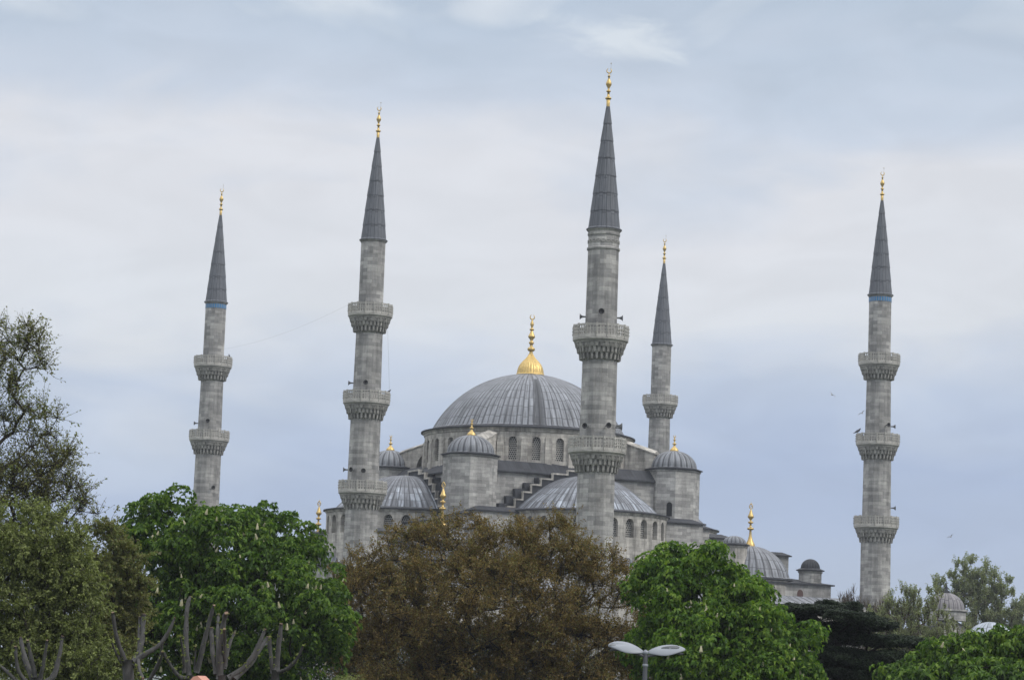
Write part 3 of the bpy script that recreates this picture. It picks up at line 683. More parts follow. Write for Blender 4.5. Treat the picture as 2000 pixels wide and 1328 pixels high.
def barkmat(name, c, sc=6):
    m, t = newmat(name); tcn = t.node('ShaderNodeTexCoord'); nz = t.noise(t.vscale(tcn.outputs['Object'], (1, 1, .3)), sc, 5, 0.7)
    finish(t, t.ramp(nz, [(0.3, tuple(x*.55 for x in c)), (0.7, tuple(x*1.35 for x in c))]), 0.9, bump=nz, bstr=0.6, bdist=0.02); return m
L_CHEST = leafmat('chestnut leaf', [(0.015, 0.036, 0.007), (0.038, 0.084, 0.012), (0.076, 0.150, 0.018), (0.145, 0.225, 0.028)], 0.35, 0.9)
L_CHEST2 = leafmat('fresh chestnut leaf', [(0.018, 0.048, 0.008), (0.050, 0.115, 0.013), (0.098, 0.188, 0.019), (0.17, 0.26, 0.03)], 0.35, 0.9)
L_BROWN = leafmat('bronze young leaf', [(0.055, 0.043, 0.018), (0.14, 0.094, 0.032), (0.225, 0.15, 0.048), (0.155, 0.16, 0.056)], 0.3, 0.7)
L_OLIVE = leafmat('olive leaf', [(0.075, 0.075, 0.028), (0.135, 0.135, 0.05), (0.20, 0.195, 0.075), (0.17, 0.22, 0.08)], 0.42, 0.7)
L_LIGHT = leafmat('light green leaf', [(0.07, 0.085, 0.03), (0.125, 0.15, 0.05), (0.18, 0.215, 0.07), (0.25, 0.28, 0.10)], 0.3, 0.8)
L_FAR = leafmat('poplar leaf', [(0.15, 0.18, 0.10), (0.22, 0.25, 0.145), (0.29, 0.31, 0.19)], 0.5)
L_CEDAR = leafmat('cedar needle', [(0.005, 0.010, 0.006), (0.010, 0.019, 0.010), (0.032, 0.052, 0.022)], 0.05)
L_TIP = leafmat('pale sprout leaf', [(0.12, 0.15, 0.04), (0.24, 0.28, 0.08)], 0.3)
B_DARK = barkmat('dark bark', (0.035, 0.03, 0.025)); B_GREY = barkmat('grey smooth bark', (0.066, 0.065, 0.064), 14); B_TWIG = barkmat('brown twig', (0.09, 0.07, 0.055))
m, t = newmat('flower candle'); finish(t, (0.50, 0.47, 0.32, 1), 0.8); M_FLOWER = m
def unit(v): return v / (np.linalg.norm(v, axis=-1, keepdims=True) + 1e-9)
def leaf_mesh(name, P, Dr, Ln, wr, mat, fold=0.12, hang=0.25):
    """P base points, Dr axis, Ln lengths; every leaf is one folded kite (two triangles sharing the midrib)"""
    n = len(P); Dr = unit(Dr); rnd = unit(RNG.normal(size=(n, 3))); Sd = unit(np.cross(Dr, rnd)); Nn = np.cross(Sd, Dr)
    Ln = Ln[:, None]; mid = P + Dr*Ln*0.5
    V = np.stack([P, mid + Sd*Ln*wr + Nn*Ln*fold, P + Dr*Ln + np.array([0, 0, -1])*Ln*hang, mid - Sd*Ln*wr + Nn*Ln*fold], 1).reshape(-1, 3)
    me = bpy.data.meshes.new(name); me.vertices.add(4*n); me.vertices.foreach_set('co', V.astype(np.float32).ravel())
    me.loops.add(4*n); me.loops.foreach_set('vertex_index', np.arange(4*n, dtype=np.int32))
    me.polygons.add(n); me.polygons.foreach_set('loop_start', np.arange(0, 4*n, 4, dtype=np.int32)); me.polygons.foreach_set('loop_total', np.full(n, 4, np.int32))
    me.materials.append(mat); me.update(calc_edges=True); me.validate(); return me
def grow(root_pts, targets, r_tip=0.012, pw=0.5, jit=0.12, droop=0.0, rmax=None):
    """connect every target to the nearest earlier node: a branching skeleton with pipe-model radii"""
    nodes = [Vector(p) for p in root_pts]; par = [-1] + list(range(len(root_pts)-1)); ends = []
    top = nodes[-1]; order = sorted(targets, key=lambda p: (Vector(p)-top).length)
    arr = np.array([list(p) for p in nodes])
    for tgt in order:
        tv = np.array(tgt); d = np.linalg.norm(arr - tv, axis=1) + 0.6*np.maximum(0, arr[:, 2]-tv[2]+.3)
        d[:max(0, len(root_pts)-3)] += 1.5
        i = int(np.argmin(d)); A = nodes[i]; B = Vector(tgt); L_ = (B-A).length; k = max(1, int(L_/0.7)); prev = i
        for s in range(1, k+1):
            f = s/k; p = A.lerp(B, f); 
            if s < k: p += Vector((random.gauss(0, jit), random.gauss(0, jit), random.gauss(0, jit) + .25*L_*f*(1-f)))*min(1, L_*.5)
            nodes.append(p); par.append(prev); prev = len(nodes)-1; arr = np.vstack([arr, list(p)])
        ends.append(prev)
    cnt = [0.0]*len(nodes)
    for e in ends:
        i = e
        while i >= 0: cnt[i] += 1; i = par[i]
    rad = [r_tip*(max(c, 1)**pw) for c in cnt]
    if rmax: rad = [min(r, rmax) for r in rad]
    return nodes, par, rad
def branch_mesh(name, nodes, par, rad, mat, n=6, extra=None):
    mb = MB(); kids = {}
    for i, p in enumerate(par): kids.setdefault(p, []).append(i)
    def walk(start):
        stack = [start]
        while stack:
            i = stack.pop(); chain = [i]
            p0 = par[i]
            while True:
                ch = kids.get(chain[-1], [])
                if not ch: break
                ch = sorted(ch, key=lambda q: -rad[q]); chain.append(ch[0]); stack += ch[1:]
            pts = ([nodes[p0]] if p0 >= 0 else []) + [nodes[c] for c in chain]
            rs = ([rad[chain[0]]] if p0 >= 0 else []) + [rad[c] for c in chain]
            if len(pts) > 1: mb.tube(pts, rs, n if max(rs) > .04 else 4, cap=False)
    walk(0)
    if extra:
        for pts, rs in extra: mb.tube(pts, rs, 3, cap=False, smooth=False)
    return mb.mesh(name, mat)
def puffs_from(blobs, n, Y, rmin, rmax, shell=0.6, ydepth=0.75):
    """blobs: (px, py, rx px, ry px, dY) -> puff centres spread through ellipsoids standing at distance Y"""
    vol = np.array([b[2]*b[3]*math.sqrt(b[2]) for b in blobs], float); vol /= vol.sum(); out = []
    for _ in range(n):
        px, py, rx, ry, dy = blobs[RNG.choice(len(blobs), p=vol)]
        c = at(px, py, Y+dy); s = (Y+dy)/F; v = unit(RNG.normal(size=3)); r = shell + (1-shell)*RNG.random()**.6
        p = Vector((c.x + v[0]*rx*s*r, c.y + v[1]*rx*s*ydepth*r, c.z + v[2]*ry*s*r)); out.append((p, RNG.uniform(rmin, rmax)))
    return out
def tree(name, label, cat, blobs, Y, npuff, pr, nleaf, leafL, wr, lmat, bmat, trunk_px, group='trees in front of the mosque', shell=0.5, style='shell', twigs=0, ydepth=.75,
         trunk_r=0.3, r_tip=.012, spikes=0, hang=.25, base_dy=0, flat=0.8, twig_r=.006, up=0.3, gap=0.0, lower=0.3):
    base = at(trunk_px[0][0], 1328, Y+base_dy); base = Vector((base.x, base.y, 0)); root = empty(name, base); tag(root, label, cat, group)
    puffs = puffs_from(blobs, npuff, Y, pr[0], pr[1], shell, ydepth)
    puffs = [(p, r) for p, r in puffs if p.z > 0.8]
    tp = [base] + [at(x, y, Y+base_dy) for x, y in trunk_px]; tp = [tp[0], tp[0].lerp(tp[1], .5)] + tp[1:]
    nodes, par, rad = grow([p-base for p in tp], [tuple(p-base) for p, r in puffs], r_tip=r_tip, rmax=trunk_r)
    extra = []; P = []; Dr = []; Ln = []
    for (p, r) in puffs:
        q = np.array(p-base); k = int(nleaf*(r/pr[1])**2*RNG.uniform(.7, 1.25))
        if style == 'twig':
            for _ in range(twigs):
                d = unit(RNG.normal(size=3) + np.array([0, 0, up*2])); L_ = r*RNG.uniform(.6, 1.35); e = q + d*L_
                bend = q + d*L_*.5 + RNG.normal(size=3)*.06*L_
                extra.append(([tuple(q), tuple(bend), tuple(e)], [twig_r*1.5, twig_r, twig_r*.5]))
                m_ = max(1, k//twigs); tt = RNG.random(m_)**.7; base_p = q + (e-q)*tt[:, None] + RNG.normal(size=(m_, 3))*.05*r
                P.append(base_p); Dr.append(unit(d + RNG.normal(size=(m_, 3))*.8)); Ln.append(RNG.uniform(leafL*.6, leafL*1.2, m_))
        elif style == 'rosette':
            m_ = k; v = unit(RNG.normal(size=(m_, 3)) + np.array([0, -.1, .5])); c = q + v*r*np.array([1, 1, flat])*(RNG.uniform(.62, 1.02, (m_, 1)) + .22*(RNG.random((m_, 1)) < .08))
            for j in range(6):
                a = 2*PI*j/6 + RNG.uniform(0, 1, m_); ax = unit(v + np.array([0, 0, .3])); t1 = unit(np.cross(ax, RNG.normal(size=(m_, 3)))) if j == 0 else t1
                t2 = np.cross(ax, t1); d = t1*np.cos(a)[:, None] + t2*np.sin(a)[:, None] + ax*.15 + np.array([0, 0, -.35])
                P.append(c); Dr.append(d); Ln.append(RNG.uniform(leafL*.7, leafL*1.15, m_))
        else:
            m_ = k; v = unit(RNG.normal(size=(m_, 3)) + np.array([0, 0, up])); c = q + v*r*np.array([1, 1, flat])*(RNG.random((m_, 1))**.45)
            P.append(c); Dr.append(unit(v + RNG.normal(size=(m_, 3))*.9)); Ln.append(RNG.uniform(leafL*.6, leafL*1.2, m_))
    place('trunk', branch_mesh('trunk', nodes, par, rad, bmat, extra=extra), root)
    P = np.concatenate(P); Dr = np.concatenate(Dr); Ln = np.concatenate(Ln)
    cr = place('crown', leaf_mesh('crown', P, Dr, Ln, wr, lmat, hang=hang), root)
    if spikes:
        cand = sorted(puffs, key=lambda q: q[0].y)[:int(len(puffs)*.42)]; random.shuffle(cand)
        for (p, r) in cand[:spikes]:
            d = Vector((random.gauss(0, .5), -abs(random.gauss(.8, .3)), abs(random.gauss(.3, .3)))).normalized(); loc = p - base + Vector((d.x*r, d.y*r, d.z*r*.6+.08))*1.05
            s_ = random.uniform(.5, 1.1); place('flower_spike', SPIKE, root, loc, (random.gauss(0, .3), random.gauss(0, .3), random.random()*6), (s_, s_, s_))
    return root
# chestnut flower candle: whorls of little blossoms narrowing upwards
mb = MB()
for i in range(9):
    z_ = i*.024; rr = .042*(1-i/9.5)*random.uniform(.75, 1.3)
    for k in range(6):
        a = 2*PI*k/6 + i*.6; mb.obox((rr*math.cos(a), rr*math.sin(a), z_), (.014, 0, .004), (0, .014, 0), (0, .003, .013))
mb.lathe([(.01, -.04), (.012, .15), (0, .23)], n=5)
SPIKE = mb.mesh('flower_spike', M_FLOWER)

# left chestnut
tree('chestnut_tree', 'broad dark green chestnut with pale flower candles below the leftmost minaret', 'tree',
     [(330, 1060, 95, 80, 0), (430, 1080, 120, 85, -1), (530, 1070, 95, 75, 0), (600, 1140, 70, 80, 0), (500, 1200, 170, 110, -1.5), (330, 1170, 115, 130, 0), (360, 1280, 140, 90, 0), (560, 1280, 115, 90, 0), (255, 1140, 50, 90, 2), (650, 1190, 40, 50, -1), (285, 1005, 38, 22, 0), (362, 990, 34, 24, 0), (460, 1010, 40, 24, 0), (535, 1012, 42, 22, 0), (600, 1060, 36, 32, 0), (655, 1260, 35, 60, -1)],
     95, 480, (.32, .85), 66, .18, .27, L_CHEST, B_DARK, [(430, 1300), (425, 1230)], style='rosette', trunk_r=.32, spikes=80, hang=.25, flat=.72, shell=.66)
# right chestnut
tree('chestnut_tree', 'bright green chestnut with few flower candles, right of the street lamp', 'tree',
     [(1250, 1115, 26, 24, 2), (1320, 1125, 65, 50, 1), (1390, 1120, 50, 45, 0), (1270, 1150, 45, 45, 1), (1440, 1150, 45, 40, 0), (1360, 1200, 110, 80, 0), (1460, 1190, 50, 50, -.5), (1490, 1250, 75, 60, -1), (1545, 1290, 55, 65, -1), (1400, 1290, 130, 90, -1), (1290, 1260, 60, 80, 2), (1500, 1320, 90, 60, -1), (1565, 1240, 28, 22, -1)],
     95, 400, (.32, .8), 66, .18, .27, L_CHEST2, B_DARK, [(1400, 1320), (1400, 1250)], style='rosette', trunk_r=.3, spikes=36, hang=.25, flat=.72, shell=.66)
# bronze tree in the middle
tree('bronze_tree', 'wide bronze brown fine-leaved tree in the centre, hiding the foot of the mosque', 'tree',
     [(840, 1110, 120, 75, 0), (900, 1050, 60, 45, 0), (820, 1055, 45, 32, 0), (1000, 1090, 110, 70, 0), (1090, 1090, 100, 65, 0), (1120, 1050, 28, 26, 0), (1160, 1150, 80, 80, 0), (940, 1200, 230, 110, -1), (760, 1190, 105, 110, 0), (800, 1300, 150, 90, 0), (1100, 1290, 170, 100, 0), (715, 1110, 45, 45, 1), (690, 1180, 35, 60, 1), (1220, 1130, 40, 35, 1), (665, 1120, 28, 35, 1.5), (655, 1190, 28, 50, 1.5), (1265, 1220, 35, 45, -2), (840, 1020, 18, 16, 0), (935, 1015, 22, 18, 0), (1115, 1030, 20, 14, 0), (1240, 1200, 45, 80, -1), (1270, 1290, 50, 60, -1), (1110, 1330, 160, 60, -1), (900, 1335, 210, 60, -1), (690, 1300, 60, 70, 0)],
     104, 1050, (.35, .8), 560, .095, .26, L_BROWN, B_DARK, [(900, 1290), (890, 1240)], style='twig', twigs=16, trunk_r=.32, up=.5, shell=.35)
# tall olive tree at the left edge
tree('olive_toned_tree', 'tall thin-leaved olive brown tree reaching highest at the left edge', 'tree',
     [(10, 690, 75, 45, 0), (70, 670, 40, 40, 0), (-60, 780, 110, 100, 0), (90, 720, 28, 22, 0), (20, 770, 60, 30, 0), (60, 860, 60, 38, 0), (110, 900, 62, 40, 0), (30, 930, 120, 60, 0), (150, 955, 45, 35, 0), (170, 990, 35, 30, 0), (90, 960, 80, 50, 0), (115, 690, 22, 20, 0), (30, 650, 60, 28, 0), (130, 925, 40, 28, 0), (60, 820, 60, 30, 0), (60, 1120, 120, 130, 0), (-60, 1000, 120, 140, 0)],
     80, 440, (.38, .78), 190, .085, .28, L_OLIVE, B_DARK, [(-30, 1200), (-40, 1000), (-45, 860)], style='twig', twigs=14, trunk_r=.2, up=.45, r_tip=.008, shell=.15)
tree('light_green_tree', 'light green fine-leaved tree in the lower left corner before the tall olive tree', 'tree',
     [(60, 1060, 110, 80, 0), (30, 1180, 130, 120, 0), (130, 1180, 75, 120, 0), (100, 1290, 140, 90, 0), (160, 1280, 70, 70, 0)],
     68, 480, (.3, .5), 330, .085, .3, L_LIGHT, B_DARK, [(70, 1300), (70, 1240)], style='twig', twigs=9, trunk_r=.18, up=.3, r_tip=.008, shell=.3)
tree('dark_bronze_tree', 'dark olive bronze tree filling the gap left of the left chestnut', 'tree',
     [(205, 1080, 45, 75, 0), (230, 1160, 60, 110, 0), (200, 1260, 80, 110, 0)],
     88, 280, (.35, .6), 460, .095, .3, L_OLIVE, B_DARK, [(210, 1300), (215, 1200)], style='twig', twigs=10, trunk_r=.18, up=.3, r_tip=.008, shell=.3)
# low chestnut hedge at the right edge
tree('chestnut_tree', 'low bushy green tree in the lower right corner beyond the cedar', 'tree',
     [(1850, 1300, 80, 50, 0), (1940, 1290, 90, 50, 0), (1990, 1290, 70, 60, 0), (1800, 1330, 80, 40, 0), (1900, 1340, 160, 50, -1)],
     92, 330, (.35, .65), 46, .2, .27, L_CHEST, B_DARK, [(1890, 1320), (1890, 1310)], style='rosette', trunk_r=.2, spikes=8, hang=.35)
tree('leafy_shrub', 'small yellow green shrub at the bottom edge under the bronze tree', 'shrub', [(690, 1335, 28, 14, 0)], 86, 16, (.15, .3), 120, .07, .25, L_LIGHT, B_DARK, [(690, 1334), (690, 1333)], style='leaf', trunk_r=.05)
def hedge():
    base = at(900, 1328, 128); base = Vector((base.x, base.y, 0)); root = empty('evergreen_hedge', base); tag(root, 'dark evergreen hedge glimpsed through the foot of the bronze tree', 'hedge')
    P = []; mb = MB()
    for i in range(420):
        x = RNG.uniform(-12.5, 12.5); z = RNG.uniform(.8, 6.6 - .04*abs(x)**1.2); y = RNG.normal()*.8; m_ = 130
        v = unit(RNG.normal(size=(m_, 3))); P.append(np.array([x, y, z]) + v*.75*RNG.random((m_, 1))**.4)
    for k in range(-6, 7): mb.tube([(k*2, 0, 0), (k*2+.2, 0, 3), (k*2+.1, .1, 6)], [.12, .09, .03], 6)
    mb.build('stems', B_DARK, root)
    P = np.concatenate(P); place('foliage', leaf_mesh('foliage', P, RNG.normal(size=P.shape), RNG.uniform(.12, .22, len(P)), .28, L_CEDAR), root)
hedge()
# far trees
tree('poplar_tree', 'rounded grey green tree standing far off at the right edge', 'tree',
     [(1882, 1140, 38, 48, 0), (1925, 1158, 48, 55, 0), (1962, 1195, 45, 60, 0), (1890, 1205, 75, 60, 0), (2010, 1235, 45, 60, 0), (1850, 1160, 30, 40, 0), (1960, 1235, 60, 40, 2), (2000, 1200, 30, 35, 0), (1900, 1250, 80, 30, 2)],
     300, 430, (.7, 1.25), 230, .24, .3, L_FAR, B_TWIG, [(1900, 1300), (1900, 1240)], style='twig', twigs=9, trunk_r=.4, up=1.5, r_tip=.02, shell=.2, group='trees beyond the cedar', twig_r=.015)
tree('upright_shrub_tree', 'thin upright grey green tree just right of the rightmost minaret', 'tree',
     [(1775, 1165, 22, 30, 0), (1740, 1175, 18, 30, 0), (1770, 1200, 45, 55, 0), (1820, 1200, 40, 55, 0), (1740, 1230, 55, 60, 0), (1830, 1250, 70, 50, 0), (1780, 1270, 90, 40, 0)],
     190, 360, (.4, .85), 150, .15, .25, L_FAR, B_TWIG, [(1790, 1320), (1790, 1270)], style='twig', twigs=7, trunk_r=.18, up=2.2, r_tip=.012, shell=.1, group='trees beyond the cedar', twig_r=.014)
tree('bare_shrub_tree', 'nearly bare brown twiggy tree at the foot of the rightmost minaret', 'tree',
     [(1665, 1185, 30, 34, 0), (1700, 1215, 50, 45, 0), (1650, 1200, 22, 30, 0), (1745, 1225, 45, 45, 0), (1780, 1240, 50, 40, 0), (1730, 1260, 70, 30, 0)],
     215, 330, (.5, .9), 26, .10, .2, L_BROWN, B_TWIG, [(1690, 1320), (1690, 1260)], style='twig', twigs=11, trunk_r=.15, up=2.6, r_tip=.012, shell=.1, group='trees beyond the cedar', twig_r=.013)
# ------------------------------------------------------------------ cedar with flat drooping tiers
def cedar():
    Y = 100; base = at(1640, 1328, Y); base = Vector((base.x, base.y, 0)); root = empty('cedar_tree', base)
    tag(root, 'dark flat-layered cedar with drooping tiers right of the bright chestnut', 'tree', 'trees in front of the mosque')
    tiers = [(1590, 1190, 70, 0), (1640, 1186, 45, .5), (1540, 1206, 50, 1.2), (1670, 1208, 55, -1), (1700, 1222, 50, 0), (1600, 1222, 85, 1), (1735, 1252, 65, -.5), (1660, 1250, 80, .8), (1765, 1282, 50, -1.2),
             (1690, 1278, 90, 0), (1575, 1255, 60, 1), (1620, 1286, 90, 0), (1740, 1306, 70, -.6), (1560, 1296, 70, .8), (1660, 1318, 110, 0), (1780, 1330, 60, -1), (1720, 1300, 70, .6), (1680, 1300, 80, 1.5), (1740, 1325, 80, .8), (1640, 1340, 110, 1.5), (1600, 1335, 130, 0), (1700, 1345, 120, -1)]
    P = []; Dr = []; Ln = []; ext = []; tg = []
    for ti, (px, py, rx, dy) in enumerate(tiers):
        c = at(px, py, Y+dy)-base; R = rx*(Y/F); tg.append(tuple(c))
        nb = 34
        for k in range(nb):
            a = 2*PI*k/nb + random.random()*.2; L_ = R*random.uniform(.6, 1.12); d = np.array([math.cos(a), math.sin(a)*.9, 0.0]); q = np.array(c) + np.array([0, 0, random.gauss(0, .07)])
            dr = (.42 if math.cos(a) > -.3 else .22)*random.uniform(.5, 1.4)*L_*.5
            pts = [q + d*L_*f + np.array([0, 0, .25*f - dr*f*f]) for f in (0, .35, .7, 1)]
            ext.append(([tuple(p) for p in pts], [.035, .022, .012, .005]))
            m_ = int(900*L_); f = RNG.random(m_)**.6; side = np.array([-d[1], d[0], 0]); z_ = .25*f - dr*f*f
            B = q + d*(L_*f)[:, None] + side*(RNG.normal(size=m_)*.14)[:, None]; B[:, 2] += z_ - np.abs(RNG.normal(size=m_))*.09 + .03
            P.append(B); Dr.append(unit(d*.9 + side*RNG.normal(size=m_)[:, None]*.7 + np.array([0, 0, -.15]) + RNG.normal(size=(m_, 3))*.3)); Ln.append(RNG.uniform(.06, .12, m_))
    nodes, par, rad = grow([(0, 0, 0), (0, 0, 1.5), tuple(at(1642, 1300, Y)-base), tuple(at(1635, 1240, Y)-base)], tg, r_tip=.05, rmax=.3)
    place('trunk', branch_mesh('trunk', nodes, par, rad, B_DARK, extra=ext), root)
    place('crown', leaf_mesh('crown', np.concatenate(P), np.concatenate(Dr), np.concatenate(Ln), .16, L_CEDAR, hang=.15), root)
cedar()
# ------------------------------------------------------------------ pollarded trees in the foreground
m, t = newmat('fresh saw cut'); finish(t, (0.22, 0.15, 0.11, 1), 0.8); M_CUT = m
def pollard(label, Y, trunk, limbs, leafy=()):
    base = at(trunk[0][0], trunk[0][1], Y); base = Vector((base.x, base.y, 0)); s = Y/F; root = empty('pollarded_tree', base); s = s*.78
    tag(root, label, 'tree', 'pollarded trees along the bottom edge')
    mb = MB(); tp = [Vector((0, 0, 0))] + [at(x, y, Y)-base for x, y, r in trunk]; tr_ = [trunk[0][2]*s*1.25] + [r*s for x, y, r in trunk]; mb.tube(tp, tr_, 12); mb.build('trunk', B_GREY, root)
    P = []; Dr = []; Ln = []
    for li, lm in enumerate(limbs):
        dy = random.uniform(-.6, .6); pts = []; rs = []
        raw = [(at(x, y, Y + dy*(i/(len(lm)-1))) - base, r*s) for i, (x, y, r) in enumerate(lm)]
        for i in range(len(raw)-1):       # smooth and roughen the limb
            for k in range(4):
                f = k/4; a0 = raw[max(i-1, 0)][0]; a1 = raw[i][0]; a2 = raw[i+1][0]; a3 = raw[min(i+2, len(raw)-1)][0]
                p = .5*((2*a1) + (a2-a0)*f + (2*a0-5*a1+4*a2-a3)*f*f + (3*a1-a0-3*a2+a3)*f**3)
                r = raw[i][1]*(1-f) + raw[i+1][1]*f; pts.append(p + Vector((random.gauss(0, .05*r), 0, 0))); rs.append(r*random.uniform(.84, 1.16))
        pts.append(raw[-1][0]); rs.append(raw[-1][1]*.95)
        m2 = MB(); m2.tube(pts, rs, 10)
        # knobs
        for i in range(1, len(pts), 2):
            d = Vector((random.gauss(0, 1), random.gauss(0, 1), .3)).normalized(); m2.tube([pts[i], pts[i]+d*rs[i]*1.55], [rs[i]*.35, rs[i]*.12], 5)
        br = m2.build('branch', B_GREY, root)
        e = (pts[-1]-pts[-2]).normalized(); m3 = MB(); m3.tube([pts[-1], pts[-1]+e*.012], [rs[-1]*.9, rs[-1]*.85], 10); m3.build('cut_end', M_CUT, br)
        n_ = 34 if li in leafy else 10
        for _ in range(n_):
            i = random.randrange(1, len(pts)); a = random.random()*6.28; o_ = Vector((math.cos(a), math.sin(a), .3))
            q = pts[i] + o_*rs[i]*1.1; dd = np.array([o_.x, o_.y, .7])
            for _k in range(4): P.append(np.array(q) + RNG.normal(size=3)*.012); Dr.append(dd + RNG.normal(size=3)*.5); Ln.append(random.uniform(.03, .065))
    place('foliage', leaf_mesh('foliage', np.array(P), np.array(Dr), np.array(Ln), .25, L_TIP), root)
pollard('grey pollarded tree with a thick upright limb and wide side limbs, left of the kiosk', 52, [(252, 1340, 15), (250, 1310, 14), (250, 1288, 13)],
    [[(248, 1300, 8), (236, 1270, 6), (226, 1235, 5), (220, 1196, 4)], [(256, 1300, 10), (270, 1278, 8), (277, 1250, 7), (281, 1200, 6.5)], [(262, 1292, 8), (285, 1276, 6), (310, 1260, 5), (330, 1232, 4.5), (341, 1206, 2.5)],
     [(270, 1285, 5), (272, 1306, 4.5), (279, 1324, 4)], [(242, 1305, 3.5), (224, 1268, 3), (217, 1250, 2)], [(274, 1290, 6), (272, 1262, 5), (273, 1205, 4)]], leafy=(1, 4))
pollard('grey pollarded tree with tallest lean upright limb and leafy shoots, just behind the kiosk tip', 54, [(372, 1340, 12), (370, 1318, 11)],
    [[(370, 1325, 9), (366, 1290, 7), (363, 1240, 6), (366, 1185, 5.5), (371, 1166, 4)], [(384, 1312, 8), (395, 1270, 6), (408, 1215, 5), (418, 1182, 4)], [(360, 1312, 5), (357, 1270, 3.5), (352, 1243, 2.5)], [(380, 1306, 3), (382, 1262, 2)],
     [(368, 1322, 6), (352, 1322, 6), (334, 1300, 4.5), (318, 1272, 4)], [(284, 1340, 5), (303, 1308, 5), (314, 1282, 4.5), (316, 1256, 3.5)]], leafy=(2, 4))
pollard('grey pollarded tree with bundled upright limbs and long limbs leaning right, right of the kiosk', 51, [(434, 1340, 13), (432, 1318, 12)],
    [[(430, 1325, 10), (430, 1262, 8), (438, 1210, 6.5), (442, 1197, 6)], [(422, 1316, 6), (415, 1270, 6), (413, 1226, 5.5)], [(426, 1300, 5), (424, 1240, 4.5), (427, 1200, 3.5)], [(438, 1306, 5), (447, 1262, 4.5), (457, 1237, 3.5)],
     [(445, 1324, 8), (478, 1302, 6.5), (500, 1270, 5.5), (518, 1229, 4)], [(458, 1326, 7), (490, 1296, 5), (508, 1268, 4.5), (522, 1244, 4)], [(440, 1300, 5), (439, 1250, 5), (438, 1228, 4)]])
pollard('small grey pollarded tree with two stubby uprights, rightmost of the pollarded trees', 53, [(538, 1340, 10), (537, 1308, 10)],
    [[(533, 1314, 7), (528, 1274, 5.5), (526, 1244, 4.5)], [(539, 1310, 8), (545, 1255, 6.5), (549, 1218, 5)], [(544, 1312, 5), (560, 1306, 4.5), (580, 1286, 3.5), (592, 1260, 2)]])
pollard('grey pollarded tree with a fan of four limbs in the lower left corner', 65, [(72, 1345, 12), (70, 1322, 12)],
    [[(66, 1328, 8), (50, 1290, 6.5), (40, 1245, 5)], [(70, 1325, 6), (60, 1280, 5), (54, 1250, 4)], [(78, 1328, 6), (86, 1290, 4.5), (92, 1250, 3)], [(84, 1335, 9), (104, 1320, 7), (115, 1285, 6), (122, 1242, 4.5)],
     [(60, 1340, 6), (34, 1330, 4.5), (15, 1312, 4), (-4, 1296, 3)], [(58, 1336, 6), (36, 1310, 4.5), (30, 1262, 4)]])
# ------------------------------------------------------------------ pink pointed kiosk tip
m, t = newmat('salmon painted board'); tcn = t.node('ShaderNodeTexCoord'); finish(t, t.ramp(t.noise(tcn.outputs['Object'], 8, 3, .6), [(.3, (.50, .24, .18)), (.7, (.58, .30, .23))]), .7); M_SALM = m
tip = at(391, 1319, 50); kr = empty('kiosk', (tip.x, tip.y, 0)); tag(kr, 'salmon pink kiosk, only its pointed roof tip showing between pollarded trees', 'kiosk')
kz = tip.z
mb = MB(); mb.box(-.6, .85, -.6, .6, 0, kz-.85); mb.build('kiosk_body', M_SALM, kr)
mb = MB()
for y0, y1 in ((-.7, .7),):
    P0 = [(-.75, y0, kz-.9), (1.0, y0, kz-.9), (.03, y0, kz), (-.05, y0, kz-.02)]; P1 = [(x, y1, z) for x, _, z in P0]
    mb.face(P0); mb.face(P1[::-1])
    for i in range(4): j = (i+1) % 4; mb.face([P0[j], P0[i], P1[i], P1[j]])
mb.build('roof', M_SALM, kr)
# ------------------------------------------------------------------ street lamp
m, t = newmat('pale lamp enamel'); finish(t, (0.23, 0.25, 0.28, 1), .45, 0, .4); M_ENAM = m
m, t = newmat('grey lamp metal'); finish(t, (0.10, 0.105, 0.115, 1), .5, .3); M_POST = m
m, t = newmat('lamp glass'); finish(t, (0.30, 0.31, 0.32, 1), .2, 0, .6); M_LG = m
LY = 70; j0 = at(1261, 1273, LY); lamp = empty('street_lamp', (j0.x, j0.y, 0)); tag(lamp, 'grey street lamp with two pale leaf-shaped heads in front of the bronze tree', 'street lamp')
jz = j0.z; up_ = math.radians(3)
mb = MB(); mb.lathe([(.11, 0), (.11, .6), (.085, .62), (.062, jz-.35), (.058, jz-.02), (.045, jz+.05)], n=16, smooth=True); mb.build('pole', M_POST, lamp)
mb = MB(); mb.lathe([(.066, jz-.38), (.078, jz-.36), (.078, jz-.33), (.066, jz-.31)], n=16); mb.lathe([(.05, jz-.06), (.075, jz-.04), (.07, jz+.02), (.03, jz+.06), (0, jz+.065)], n=16, smooth=True); mb.build('collar', M_ENAM, lamp)
